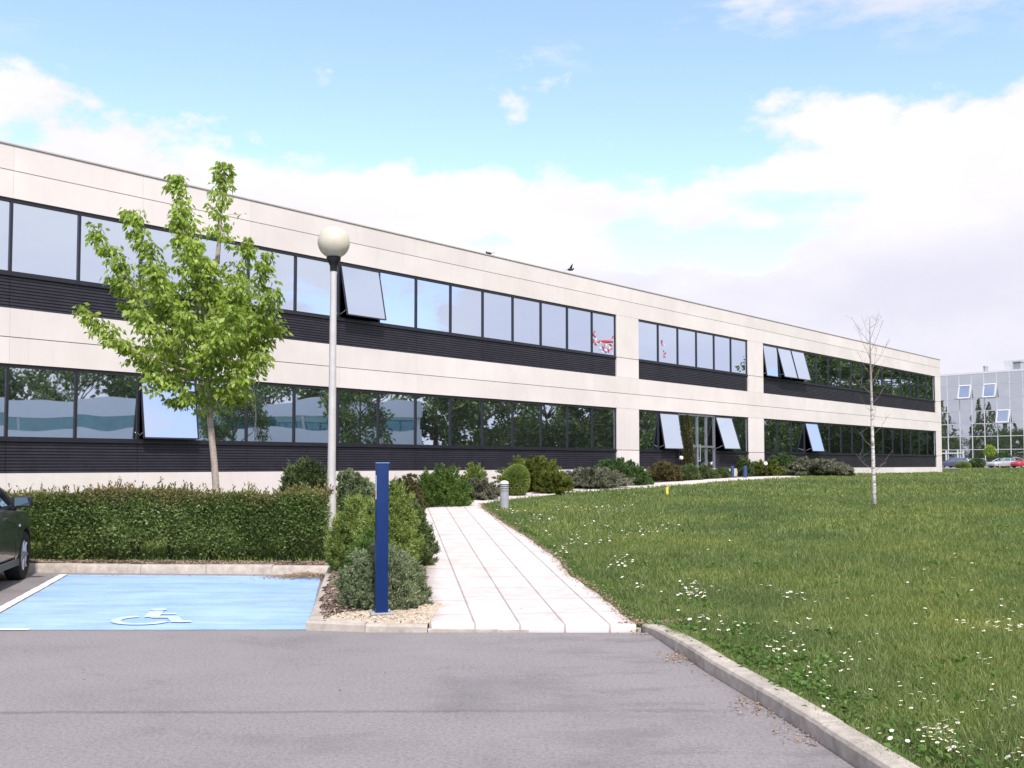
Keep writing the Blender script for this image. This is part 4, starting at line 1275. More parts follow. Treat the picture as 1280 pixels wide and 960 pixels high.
for X, Y, h_ in ((30, 159.5, 14), (18, 156, 12.5), (14, 143, 11), (22, 150, 14), (30, 141, 10), (4, 146, 13), (40, 152, 12)):
    bigtree(X, Y, h_, 1.6, int(X), 'slim dark cypress mirrored in the far glass building', n=1500, kind='cypress')['group'] = 'cypresses mirrored in the glass'

# low white building with a teal ribbon window
wo = (48, 8, 1.0)
wb = empty('low_white_building', wo); tag(wb, 'low white building with teal ribbon windows, seen mirrored in the ground floor windows', 'building')
M['whitewall'] = surf_mat('white_render', (0.88, 0.88, 0.92), (0.90, 0.90, 0.94), 0.8, 2)
b_ = MB()
b_.box(48, 60, -24, 34.5, 0.5, 4.35); b_.box(48.001, 60, -24, 34.5, 5.25, 6.4); b_.box(48.25, 59.9, -23.9, 34.4, 4.351, 5.249)
obj('wall', b_, M['whitewall'], wb, wo)
for i, y0 in enumerate(np.arange(-23.5, 33, 4.1)):
    b_ = MB(); b_.box(48.05, 48.2, y0, y0 + 3.9, 4.36, 5.24); fr_ = obj('window', b_, M['teal'], wb, wo)
    b_ = MB(); b_.box(48.03, 48.22, y0 + 3.91, y0 + 4.09, 4.36, 5.24); obj('frame', b_, M['whitealu'], fr_, wo)

# ================================================================== STREET FURNITURE
# globe lamp
LY = 16.35
lp = at_depth(413.5, 690, LY); lz = float(tz(lp[0], LY))
gl = at_depth(417.3, 303, LY)
lroot = empty('street_lamp', (lp[0], LY, lz)); tag(lroot, 'tall lamp post with one cream globe at the right end of the hedge', 'street lamp')
gh = gl[2] - lz; gr = 20.3 / F * LY
pm = MB(); pm.lathe([(0.075, -0.05), (0.075, 0.0), (0.074, 0.9), (0.066, 0.95), (0.063, 1.5), (0.05, gh - gr - 0.22), (0.05, gh - gr - 0.2)], n=20)
dx = gl[0] - lp[0]
pm.v = [(x + dx * max(0, z) / gh, y, z) for x, y, z in pm.v]
obj('pole', pm, M['postmetal'], lroot, smooth=0.6)
fm_ = MB(); fm_.lathe([(0.055, gh - gr - 0.21), (0.06, gh - gr - 0.12), (0.085, gh - gr - 0.07), (0.11, gh - gr - 0.03), (0.115, gh - gr + 0.015), (0.09, gh - gr + 0.03)], c=(dx, 0, 0), n=24)
obj('collar', fm_, M['black'], lroot, smooth=0.6)
gm = MB(); gm.sphere((dx, 0, gh), gr, 36, 20)
def globemat():
    m, nt, out = newmat('opal_globe'); k = NT(nt)
    b = k.n('BsdfPrincipled'); co = k.n('TexCoord').outputs['Object']
    k.set(b, 'Base Color', k.ramp(k.noise(co, 6, 5, 0.7), [(0.3, (0.50, 0.455, 0.35)), (0.6, (0.56, 0.515, 0.41))]))
    b.inputs['Roughness'].default_value = 0.3; b.inputs['Subsurface Weight'].default_value = 0.25; b.inputs['Subsurface Radius'].default_value = (0.2, 0.18, 0.12)
    nt.links.new(b.outputs[0], out.inputs[0]); return m
obj('globe', gm, globemat(), lroot, smooth=True)
bm_ = MB(); bm_.lathe([(0.13, -0.02), (0.13, 0.02), (0.08, 0.03)], n=20); obj('base_plate', bm_, M['slate'], lroot, smooth=0.5)
bd = MB(); bd.box(-0.02, 0.02, -0.082, -0.07, 0.45, 0.7); obj('service_hatch', bd, M['postmetal'], lroot)

# tall blue post
bp0 = at(476.5, 769, 0.02); BYp = bp0[1]
pr0 = empty('blue_post', (bp0[0], BYp, bp0[2] + 0.02), math.radians(14)); tag(pr0, 'tall square dark blue post beside the path entrance with a small sticker', 'post')
hp = at_depth(476, 579.5, BYp)[2] - bp0[2] - 0.02; hw = 0.0615
mb = MB(); mb.box(-hw, hw, -hw, hw, 0, hp); obj('column', mb, M['bluepaint'], pr0, bevel=0.006, smooth=0.5)
mb = MB(); mb.box(-hw - 0.006, hw + 0.006, -hw - 0.006, hw + 0.006, hp + 0.001, hp + 0.012); obj('cap', mb, surf_mat('blue_cap', (0.10, 0.17, 0.42), (0.14, 0.22, 0.48), 0.4), pr0, bevel=0.004)
mb = MB(); mb.box(-0.115, 0.115, -0.115, 0.115, 0, 0.014); obj('base_plate', mb, M['slate'], pr0, bevel=0.003)
for a in (-1, 1):
    for b in (-1, 1):
        mb = MB(); mb.lathe([(0.012, 0.0145), (0.012, 0.028), (0.001, 0.03)], (a * 0.092, b * 0.092, 0), 6); obj('bolt', mb, M['alu'], pr0)
mb = MB(); mb.box(-hw - 0.0025, -hw - 0.0005, -0.045, 0.045, hp - 0.36, hp - 0.12); stk = obj('sticker', mb, M['decowhite'], pr0)
mb = MB(); mb.box(-hw - 0.0045, -hw - 0.003, -0.035, 0.035, hp - 0.34, hp - 0.27); obj('sticker_panel', mb, surf_mat('orange_print', (0.62, 0.18, 0.06), (0.7, 0.25, 0.1)), stk)
mb = MB()
for z_ in (0.15, 0.18, 0.21, 0.24): mb.box(-hw - 0.0045, -hw - 0.003, -0.03, 0.03, hp - z_, hp - z_ + 0.010)
obj('sticker_print', mb, M['slate'], stk)

# bollard light in the lawn
b0 = at(630.5, 636); ro = empty('bollard_light', tuple(b0)); tag(ro, 'short grey bollard light with a white domed top at the corner of the lawn', 'bollard light')
px = b0[1] / F; bh = 35 * px; br0 = 5.4 * px
mb = MB(); mb.lathe([(br0, -0.05), (br0, bh * 0.60), (br0 * 0.92, bh * 0.605)], n=20); obj('column', mb, M['slate'], ro, smooth=0.5)
mb = MB()
for i in range(4):
    z0 = bh * (0.615 + 0.065 * i); mb.lathe([(br0 * 0.7, z0), (br0 * 1.05, z0 + 0.004), (br0 * 0.95, z0 + bh * 0.035), (br0 * 0.7, z0 + bh * 0.04)], n=20)
mb.lathe([(br0 * 0.6, bh * 0.61), (br0 * 0.6, bh * 0.88)], n=16)
obj('louvre', mb, M['slate'], ro, smooth=0.5)
mb = MB(); mb.lathe([(br0 * 1.05, bh * 0.875), (br0 * 1.0, bh * 0.92), (br0 * 0.75, bh * 0.975), (br0 * 0.35, bh * 0.998), (0.0005, bh)], n=20); obj('dome', mb, surf_mat('white_dome', (0.72, 0.72, 0.74), (0.78, 0.78, 0.8), 0.4), ro, smooth=True)

# two short blue posts by the entrance walk
M['bluegrey'] = surf_mat('faded_blue_paint', (0.03, 0.06, 0.16), (0.045, 0.08, 0.2), 0.5, 4, 0.2)
for (x, lab) in ((915.5, 'left one of two short blue posts at the entrance walk'), (931.5, 'right one of two short blue posts at the entrance walk')):
    q = at(x, 598.0); ro = empty('short_blue_post', tuple(q)); tag(ro, lab, 'post', 'short blue posts at the entrance walk')
    hh = 15.5 * q[1] / F; rr_ = 2.3 * q[1] / F
    mb = MB(); mb.lathe([(rr_, -0.05), (rr_, hh * 0.9), (rr_ * 0.9, hh * 0.97)], n=14); obj('column', mb, M['bluegrey'], ro, smooth=0.6)
    mb = MB(); mb.lathe([(rr_ * 1.5, 0.0), (rr_ * 1.5, 0.04), (rr_ * 1.01, 0.05)], n=14); obj('base', mb, M['bluegrey'], ro, smooth=0.6)
    mb = MB(); mb.lathe([(rr_ * 0.92, hh * 0.972), (rr_ * 0.6, hh), (0.001, hh * 1.01)], n=14); obj('cap', mb, M['bluegrey'], ro, smooth=0.6)
# small white garden lights among the shrubs
for (x, y, Yd, lab) in ((851.5, 572.5, 41.0, 'small white globe garden light left of the slim conifer'), (957, 579.5, 44.2, 'small white globe garden light at the base of the second pier')):
    q = at_depth(x, y, Yd); g0 = float(tz(q[0], Yd)); ro = empty('garden_light', (q[0], Yd, g0)); tag(ro, lab, 'garden light')
    mb = MB(); mb.lathe([(0.03, 0), (0.025, q[2] - g0 - 0.08)], n=10); obj('stem', mb, M['black'], ro)
    mb = MB(); mb.sphere((0, 0, q[2] - g0), 0.085, 16, 10); obj('globe', mb, M['decowhite'], ro, smooth=True)
# yellow stake
q = at(834, 619); mb = MB(); hh = 12 * q[1] / F
mb.box(-0.035, 0.035, -0.012, 0.012, -0.05, hh * 0.8); mb.add([(-0.035, -0.012, hh * 0.8), (0.035, -0.012, hh * 0.8), (0.06, -0.012, hh), (-0.035, 0.012, hh * 0.8), (0.035, 0.012, hh * 0.8), (0.06, 0.012, hh)], [(0, 1, 2), (5, 4, 3), (0, 2, 5, 3), (1, 4, 5, 2)])
o = obj('marker_stake', mb, surf_mat('yellow_paint', (0.62, 0.50, 0.05), (0.7, 0.6, 0.1), 0.6)); o.location = tuple(q); tag(o, 'short yellow marker stake in the lawn near the narrow walkway', 'stake')

# birds
def bird(x, y, u_, label, flying):
    p = ray(x, y); ro_ = np.array(Fp(u_, -0.1, 0)); P = at_depth(x, y, ro_[1])
    mb = MB(); Y_ = ro_[1]; s = Y_ / 44.0
    if flying:
        mb.sphere((0, 0, 0), 0.07 * s, 10, 8, 1.9, 0.9, 0.8); mb.sphere((0.13 * s, 0, 0.035 * s), 0.035 * s, 8, 6)
        mb.add([(-0.1 * s, -0.02, 0), (-0.1 * s, 0.02, 0), (-0.24 * s, 0.03, -0.05 * s), (-0.24 * s, -0.03, -0.05 * s), (-0.1 * s, 0, 0.012)], [(0, 1, 2, 3), (0, 4, 1), (1, 4, 2), (2, 4, 3), (3, 4, 0)])
        for sy in (-1, 1):
            mb.add([(0.06 * s, sy * 0.03, 0.02), (-0.06 * s, sy * 0.03, 0.02), (0.02 * s, sy * 0.10, 0.16 * s), (0.10 * s, sy * 0.14, 0.24 * s), (0, sy * 0.03, 0.04)], [(0, 1, 2), (0, 2, 3), (1, 4, 2), (4, 0, 3), (2, 4, 3)])
    else:
        mb.sphere((0, 0, 0), 0.075 * s, 10, 8, 1.5, 0.9, 0.95); mb.sphere((-0.10 * s, 0, 0.06 * s), 0.04 * s, 8, 6)
        mb.add([(0.08 * s, -0.03, 0), (0.08 * s, 0.03, 0), (0.25 * s, 0.02, 0.05 * s), (0.25 * s, -0.02, 0.05 * s), (0.08 * s, 0, -0.02)], [(0, 1, 2, 3), (0, 4, 1), (1, 4, 2), (2, 4, 3), (3, 4, 0)])
        for sy in (-1, 1): mb.tube([(0, sy * 0.02, -0.03), (0, sy * 0.02, -0.11 * s)], 0.006, 4)
    o = obj('bird', mb, M['black'], smooth=0.9); o.location = tuple(P); tag(o, label, 'bird')
bird(611, 317, fu(611), 'small dark bird perched on the roof edge', False)
bird(713, 337, fu(713), 'small dark bird with raised wings just above the roof edge', True)

# ================================================================== CARS
def car(name, loc, rz, paint_m, label, L=4.1, Wd=1.70, Hh=1.42, detail=True, group=None):
    root = empty(name, loc, rz); tag(root, label, 'car', group)
    if detail: root.scale = (1.1, 1.1, 1.1)
    hw_ = Wd / 2
    # side profile stations, y forward; front axle at y=0
    st = [(-3.28, .40, .80, .80), (-3.25, .30, .88, .90), (-3.05, .24, .96, .96), (-2.6, .22, .975, .99), (-2.0, .20, .96, .99), (-1.4, .19, .945, 1.0), (-0.9, .19, .93, 1.0),
          (-0.45, .19, .915, 1.0), (-0.1, .20, .895, .995), (0.25, .21, .86, .98), (0.5, .22, .81, .95), (0.68, .26, .73, .87), (0.78, .34, .60, .74)]
    sc_ = L / 4.06
    secs = []
    for (y, zb, zt_, w_) in st:
        h_ = hw_ * w_; y *= sc_
        half = [(0, zb), (h_ * .80, zb), (h_ * .94, zb + .05), (h_ * .985, zb + .16), (h_ * 1.0, (zb + zt_) / 2), (h_ * .99, zt_ - .12), (h_ * .955, zt_ - .035), (h_ * .88, zt_), (h_ * .5, zt_ + .03), (0, zt_ + .04)]
        ring = half + [(-a, b) for a, b in half[-2:0:-1]]
        secs.append([(a, y, b) for a, b in ring])
    m = len(secs[0]); vs = [v for s_ in secs for v in s_]
    fs = [(j * m + a, j * m + (a + 1) % m, (j + 1) * m + (a + 1) % m, (j + 1) * m + a) for j in range(len(secs) - 1) for a in range(m)]
    fs += [tuple(range(m)), tuple((len(secs) - 1) * m + a for a in range(m))]
    mb = MB(); mb.add(vs, fs)
    body = obj('body', mb, paint_m, root, smooth=0.7)
    ax = (0.0, -2.48 * sc_)
    if detail:
        for i, y in enumerate(ax):
            cm = MB(); cm.lathe([(0.355, -hw_ - .2), (0.355, hw_ + .2)], c=(0, y, 0.30), n=32, axis='x')
            # lathe axis x puts radius in y/z
            cut = obj('cutter', cm, M['black'])
            md = body.modifiers.new('b', 'BOOLEAN'); md.operation = 'DIFFERENCE'; md.object = cut; md.solver = 'EXACT'
            cut.parent = root
            bpy.context.view_layer.update()
            dg = bpy.context.evaluated_depsgraph_get(); me2 = bpy.data.meshes.new_from_object(body.evaluated_get(dg))
            body.modifiers.clear(); body.data = me2
            bpy.data.objects.remove(cut)
        if len(body.data.materials) == 0: body.data.materials.append(paint_m)
        body.data.set_sharp_from_angle(angle=0.6)
    # greenhouse
    def ring(z, yf, yr, w_): return [(-w_, yr, z), (w_, yr, z), (w_, yf, z), (-w_, yf, z)]
    zb_, zr = 0.925, Hh - 0.06
    lo = ring(zb_ - .01, -0.30 * sc_, -3.08 * sc_, hw_ * .90); hi = ring(zr, -1.20 * sc_, -2.75 * sc_, hw_ * .70)
    gm_ = MB(); gm_.add(lo + hi, [(0, 1, 5, 4), (1, 2, 6, 5), (2, 3, 7, 6), (3, 0, 4, 7)])
    obj('windows', gm_, M['carglass'], root)
    rm_ = MB()
    r0 = ring(zr - .005, -1.17 * sc_, -2.80 * sc_, hw_ * .715); r1 = ring(zr + .045, -1.38 * sc_, -2.62 * sc_, hw_ * .60)
    rm_.add(r0 + r1, [(0, 1, 5, 4), (1, 2, 6, 5), (2, 3, 7, 6), (3, 0, 4, 7), (4, 5, 6, 7)])
    obj('roof', rm_, paint_m, root, bevel=0.02, smooth=0.8)
    pmb = MB()
    def lerp(a, b, t): return np.array(a) * (1 - t) + np.array(b) * t
    for i in range(4):
        pmb.tube([lo[i], hi[i]], [0.045, 0.038], 6)
    for s in (0, 1):
        a, b = (lo[1], lo[2]) if s else (lo[0], lo[3]); c_, d_ = (hi[1], hi[2]) if s else (hi[0], hi[3])
        pmb.tube([lerp(a, b, .42), lerp(c_, d_, .36)], 0.035, 6)
        pmb.tube([a, b], 0.02, 5)
    obj('pillars', pmb, paint_m if not detail else M['black'], root, smooth=0.8)
    # wheels
    for y in ax:
        for s in (-1, 1):
            xo = s * (hw_ - 0.115)
            wm = MB(); prof = [(0.0005, -.04), (0.20, -.045), (0.20, -.095), (0.275, -.10), (0.300, -.085), (0.308, -.05), (0.308, .05), (0.300, .085), (0.275, .10), (0.20, .095), (0.20, .045), (0.0005, .04)]
            wm.lathe([(r, x_) for r, x_ in prof], c=(xo, y, 0.305), n=32, axis='x')
            wo_ = obj('wheel', wm, M['rubber'], root, smooth=0.7)
            rmb = MB(); sgn_ = s
            pr2 = [(0.205, .060), (0.20, .075), (0.185, .06), (0.06, .045), (0.055, .06), (0.001, .062)]
            rmb.lathe([(r, x_ * sgn_) for r, x_ in pr2], c=(xo, y, 0.305), n=28, axis='x')
            for q in range(7):
                a = 2 * PI * q / 7
                rmb.tube([(xo + sgn_ * .07, y + math.cos(a) * .05, .305 + math.sin(a) * .05), (xo + sgn_ * .078, y + math.cos(a) * .19, .305 + math.sin(a) * .19)], 0.02, 6)
            obj('rim', rmb, M['rim'], wo_, smooth=0.6)
    # lights
    for s in (-1, 1):
        h1 = MB(); h1.sphere((s * hw_ * .68, 0.60 * sc_, .64), .11, 14, 8, 1.5, .9, .75); obj('headlight', h1, M['rim'], root, smooth=True)
        h1 = MB(); h1.sphere((s * hw_ * .72, -3.19 * sc_, .78), .11, 14, 8, 1.2, .5, 1.0); obj('tail_light', h1, M['tail'], root, smooth=True)
        mm = MB(); mx_ = s * (hw_ + .075)
        mm.box(mx_ - .115, mx_ + .105, -.64, -.56, .93, 1.07); mir = obj('mirror', mm, M['black'] if detail else paint_m, root, bevel=.028, smooth=0.9)
        if detail:
            m2 = MB(); m2.box(mx_ - .088, mx_ + .08, -.6445, -.6405, .952, 1.05); obj('mirror_glass', m2, M['carglass'], mir)
            m3 = MB(); m3.tube([(s * hw_ * .9, -.58, .93), (mx_ - s * .08, -.6, .98)], .025, 6); obj('mirror_arm', m3, M['black'], mir)
            d_ = MB(); xo = s * hw_ * 1.001
            for yy_ in (-1.02,): d_.box(xo - .012, xo + .012, yy_ - .16, yy_, .79, .825)
            obj('handle', d_, paint_m, root, bevel=.006)
            sd_ = MB()
            sd_.tube([(s * hw_ * .9, -0.55, .93), (s * hw_ * .985, -0.55, .80), (s * hw_ * 1.0, -0.57, .5), (s * hw_ * .97, -0.52, .27)], .005, 4)
            sd_.tube([(s * hw_ * .97, -2.0, .93), (s * hw_ * 1.0, -0.57, .72), ], .004, 4)
            obj('door_gap', sd_, M['black'], root)
            si_ = MB(); si_.box(s * hw_ * 1.0 - .02, s * hw_ * 1.0 + .015, -2.0, -.45, .22, .30); obj('sill', si_, M['slate2'], root, bevel=.01)
            ind = MB(); ind.sphere((s * hw_ * .995, -.38, .70), .022, 8, 6, .4, 1.4, .8); obj('indicator', ind, M['decowhite'], root)
    return root


M['tail'] = surf_mat('red_lens', (0.35, 0.01, 0.01), (0.45, 0.02, 0.02), 0.3)
M['slate2'] = surf_mat('dark_trim', (0.06, 0.065, 0.065), (0.09, 0.095, 0.095), 0.5)
wr = at_z(38, 716, 0)
ca_ = math.radians(13)
fx = wr[0] - 0.85 * math.cos(ca_) + 0.25; fy = 14.35
car('parked_car', (fx, fy, 0.0), ca_, paint('dark_green_paint', (0.030, 0.042, 0.040)), 'dark green car nosed up to the hedge at the left edge', detail=True)
# far cars in front of the glass building
for (x, y, Yc, rz_, c_, lab) in (
        (1244, 584.0, 146, 1.9, (0.50, 0.50, 0.50), 'silver car parked before the glass building, left of the red car'),
        (1273, 584.0, 144, 1.9, (0.50, 0.03, 0.04), 'red car parked before the glass building at the right edge'),
        (1205, 582.5, 157, 1.6, (0.30, 0.33, 0.38), 'grey blue car parked by the door of the glass building'),
        (1184, 583.0, 150, 0.5, (0.16, 0.15, 0.24), 'dark bluish car half hidden by the corner of the long building')):
    q = at_depth(x, y, Yc)
    car('parked_car', (q[0], Yc, cpz + 0.002), rz_, paint('car_paint', c_), lab, detail=False, group='cars parked before the glass building')
# low features along the far car park
for (x0, x1, yt, Yc, mt, lab) in ((1212, 1230, 574.5, 140, 'rosemary', 'dark rounded bush between the far cars'), (1196, 1212, 579.0, 138, 'lime', 'low tan green bush at the far lawn edge'),
                                  (1248, 1264, 566, 149, 'dark', 'rounded green bush between the silver car and the glass wall')):
    S((x0, x1, yt), Yc, 'ball', mt, lab, n=2500)
yt_ = at_depth(1237, 560, 150.5)
rt_ = empty('tree', (yt_[0], 150.5, 1.05)); tag(rt_, 'tiny yellow green tree before the glass building, above the silver car', 'tree')
mb = MB(); mb.tube([(0, 0, 0), (0.02, 0, 2.4)], [0.06, 0.03], 6); obj('trunk', mb, M['darkbark'], rt_)
cR = rdirs(1200) * (RNG.uniform(0.2, 1, 1200) ** 0.5)[:, None] * [0.85, 0.85, 0.95] + [0, 0, 2.4]
V_, Q_ = leaf_geo(cR, RNG.normal(size=(1200, 3)), 0.22, 0.12); npmesh('crown', V_, Q_, LM['maple'], rt_)

# ================================================================== GROUND DETAIL
BED = [(-2.55, 15.1), (-1.88, 10.12), (-1.3, 10.05), (-0.78, 10.03)] + [tuple(p) for p in PLw] + [tuple(p) for p in NUw] + [tuple(Fp(fu(990), 0.0, 0)[:2]), tuple(Fp(3.0, 0.0, 0)[:2]), tuple(Fp(3.0, 1.4, 0)[:2]), (-4.4, 19.4), (-3.2, 17.2), (-2.7, 16.6)]
far_end = tuple(Fp(fu(1064), 0.02, 0)[:2]); far_out = tuple(at(1070, 597)[:2])
BED2 = [tuple(NUw[-1]), far_out, far_end, tuple(Fp(fu(985), 0.0, 0)[:2])]
gx2 = np.arange(-14, 30, 0.12); gy2 = np.arange(9.9, 60, 0.12)
A1, B1 = np.meshgrid(gx2, gy2)
cX = A1[:-1, :-1] + 0.06; cY = B1[:-1, :-1] + 0.06
HSP = [(-10, 15.78), (-6.95, 15.56), (-2.55, 15.24), (-2.5, 15.62), (-6.9, 15.85), (-10, 16.1)]
ing = (in_poly(cX, cY, BED) | in_poly(cX, cY, BED2) | in_poly(cX, cY, HSP)) & ~in_poly(cX, cY, PATHPOLY)
Z1 = tz(A1, B1) + 0.022 + RNG.normal(0, 0.006, A1.shape)
idx = np.arange(A1.size).reshape(A1.shape)
Q = np.stack([idx[:-1, :-1], idx[:-1, 1:], idx[1:, 1:], idx[1:, :-1]], -1)[ing]
used = np.unique(Q); rem = np.zeros(A1.size, int); rem[used] = np.arange(len(used))
Vb = np.stack([A1, B1, Z1], -1).reshape(-1, 3)[used]
tag(npmesh('planting_soil', Vb, rem[Q], M['mulch'], smooth=True), kind='structure')


def chips(name, P, size, mats, flat=0.4, z=0.0, label=None):
    n = len(P); s = size * RNG.uniform(0.5, 1.5, n)[:, None]
    a = RNG.uniform(0, 2 * PI, n)
    ux = np.stack([np.cos(a), np.sin(a), RNG.normal(0, 0.35, n)], 1); ux = unit(ux); uy = unit(np.cross(np.stack([RNG.normal(0, .3, n), RNG.normal(0, .3, n), np.ones(n)], 1), ux)); uz = np.cross(ux, uy)
    asp = RNG.uniform(0.45, 1.0, n)[:, None]
    V = []
    for k_ in (-1, 1):
        for (p_, q_) in ((-1, -.6), (.5, -1), (1, .5), (-.4, 1)):
            V.append(P + ux * s * p_ * .5 + uy * s * q_ * .5 * asp + uz * s * k_ * .5 * flat * asp)
    V = np.stack(V, 1).reshape(-1, 3)
    base = np.arange(n)[:, None, None] * 8
    fs = np.array([(3, 2, 1, 0), (4, 5, 6, 7), (0, 1, 5, 4), (1, 2, 6, 5), (2, 3, 7, 6), (3, 0, 4, 7)])[None]
    o = npmesh(name, V, (base + fs).reshape(-1, 4), mats)
    return tag(o, label, kind='stuff')


def chipmat(name, cols):
    m, nt, out = newmat(name); k = NT(nt)
    g = k.n('NewGeometry'); b = k.n('BsdfPrincipled')
    k.set(b, 'Base Color', k.ramp(g.outputs['Random Per Island'], [(i / (len(cols) - 1), c) for i, c in enumerate(cols)])); b.inputs['Roughness'].default_value = 0.9
    nt.links.new(b.outputs[0], out.inputs[0]); return m


def scatter(poly, n, x0, x1, y0, y1):
    X = RNG.uniform(x0, x1, n); Y = RNG.uniform(y0, y1, n); k_ = in_poly(X, Y, poly)
    return X[k_], Y[k_]


X, Y = scatter(BED, 30000, -3.0, 0, 10.1, 20); kp = ~in_poly(X, Y, PATHPOLY) & (RNG.uniform(0, 1, len(X)) < np.clip(1.4 - (Y - 10) / 9, .2, 1)); X, Y = X[kp], Y[kp]
chips('bark_chips', np.stack([X, Y, tz(X, Y) + 0.03], 1), 0.035, chipmat('bark_chip', [(0.05, 0.03, 0.022), (0.12, 0.08, 0.055), (0.22, 0.16, 0.12), (0.36, 0.29, 0.23)]), 0.3, label='brown bark chips covering the planting bed')
HS = [(-10, 15.8), (-6.95, 15.6), (-2.55, 15.27), (-2.5, 15.75), (-6.9, 15.95), (-10, 16.2)]
X, Y = scatter(HS, 9000, -10, -2.4, 15.2, 16.3)
chips('bark_chips', np.stack([X, Y, tz(X, Y) + 0.02], 1), 0.03, chipmat('hedge_chip', [(0.08, 0.05, 0.035), (0.18, 0.12, 0.08), (0.28, 0.20, 0.14), (0.36, 0.29, 0.23)]), 0.3, label='brown dead leaves and chips along the foot of the hedge')
X, Y = scatter([(-1.85, 10.14), (-0.8, 10.08), (-0.76, 11.2), (-1.1, 10.95), (-1.72, 10.6)], 14000, -1.8, -0.7, 10.05, 11.3)
chips('gravel', np.stack([X, Y, tz(X, Y) + 0.032], 1), 0.02, chipmat('gravel_stone', [(0.42, 0.33, 0.24), (0.58, 0.48, 0.36), (0.30, 0.24, 0.18), (0.66, 0.58, 0.47)]), 0.6, label='pale tan gravel around the foot of the blue post')
# leaf litter heap in the corner of the bay + strays
c0 = at_z(381, 722, 0); n = 2600
X = c0[0] + RNG.normal(0, 0.24, n); Y = c0[1] + RNG.normal(0, 0.15, n); kp = (Y < 15.07) & (X < -2.70 + (15.1 - Y) * 0.14)
X, Y = X[kp], Y[kp]; nheap = len(X)
xs = np.array([wl1[0] + 0.3 + RNG.uniform(0, 3.6) for _ in range(60)]); ysl = np.array([15.0 - abs(RNG.normal(0, 0.05)) for _ in xs])
X = np.r_[X, xs]; Y = np.r_[Y, ysl]
# litter along the lawn kerb
kk = resample(K4[:6], 500); sel = kk[RNG.integers(0, 500, 1700)]; off = np.abs(RNG.normal(0, 0.10, 1700)); clus = np.sin(sel[:, 1] * 3.1) + np.sin(sel[:, 1] * 7.3 + 1) + RNG.normal(0, 0.7, 1700) > 0.9
sel = sel[clus]; off = off[clus]
X = np.r_[X, sel[:, 0] - off - 0.01]; Y = np.r_[Y, sel[:, 1] + RNG.normal(0, .05, len(sel))]
xg = RNG.uniform(1.0, 1.7, 260); yg = 10.05 + np.abs(RNG.normal(0, 0.07, 260)) - 0.03; 
X = np.r_[X, xg]; Y = np.r_[Y, yg]
pe_ = resample(PRw, 600); s_ = RNG.integers(0, 600, 2600); X = np.r_[X, pe_[s_, 0] + RNG.normal(0.03, 0.05, 2600)]; Y = np.r_[Y, pe_[s_, 1]]; npath = 2600
# a few stray bits on road and bay
X = np.r_[X, RNG.uniform(-5, 1.4, 22)]; Y = np.r_[Y, RNG.uniform(6.6, 14.5, 22)]
Zl = np.full(len(X), 0.008); near = (Y > 9.9) & (X > 1.2); Zl = np.where(near, 0.08, Zl); onp = (Y > 10.05) & (X > -0.9) & (X < 2.6); Zl = np.where(onp, tz(X, Y) + 0.03, Zl); Zl[:nheap] += 0.05 * RNG.uniform(0, 1, nheap) * np.exp(-((X[:nheap] - c0[0]) / .25) ** 2)
chips('leaf_litter', np.stack([X, Y, Zl + RNG.uniform(0, 0.012, len(X))], 1), 0.018, chipmat('dry_leaf', [(0.20, 0.12, 0.08), (0.34, 0.23, 0.15), (0.44, 0.32, 0.23), (0.27, 0.18, 0.12)]), 0.12, label='dry brown leaf litter in the bay corner and along the kerb')
# dirt strip against the kerb
# ------------------------------------------------------------------ grass
lawn_ex = [PATHPOLY, NARROW]
def lawn_ok(X, Y, pad=0.0):
    ok = ~(in_poly(X, Y, ASPH)) & (poly_dist(X, Y, ASPH) > 0.15 - pad)
    for P_ in lawn_ex: ok &= ~in_poly(X, Y, P_)
    ok &= ~in_poly(X, Y, BED) & ~in_poly(X, Y, BED2) & ~in_poly(X, Y, HSP)
    rel = (X - A_[0]) * FN[0] + (Y - A_[1]) * FN[1]; uu = (X - A_[0]) * FD[0] + (Y - A_[1]) * FD[1]
    ok &= ~((rel < 0.05) & (uu < UR + 0.1) & (rel > -15))
    return ok


VV = []; QQ = []; nb0 = 0
def blades(X, Y, h, w, lean=0.45):
    global nb0
    n = len(X); a = RNG.uniform(0, 2 * PI, n); b = RNG.uniform(0, 2 * PI, n)
    Z = tz(X, Y) + 0.0
    side = np.stack([np.cos(a), np.sin(a), np.zeros(n)], 1) * (w / 2)[:, None]
    ln = np.abs(RNG.normal(0, lean, n)); d = np.stack([np.cos(b) * ln, np.sin(b) * ln, np.ones(n)], 1)
    P = np.stack([X, Y, Z - 0.01], 1)
    mid = P + d * [[.4, .4, .55]] * h[:, None]; tip = P + np.stack([np.cos(b) * ln * 1.1, np.sin(b) * ln * 1.1, np.full(n, .95)], 1) * h[:, None]
    V = np.stack([P - side, P + side, mid + side * .8, mid - side * .8, tip + side * 0.15, tip - side * 0.15], 1).reshape(-1, 3)
    i = np.arange(n)[:, None] * 6 + nb0
    VV.append(V); QQ.append(np.concatenate([i + [[0, 1, 2, 3]], i + [[3, 2, 4, 5]]], 0)); nb0 += 6 * n


def frustum(n, y0, y1, power=1.0, xmin=None, lo=-660, hi=720):
    Y = y0 + (y1 - y0) * RNG.uniform(0, 1, n) ** power
    X = Y / F * RNG.uniform(lo, hi, n)
    return X, Y


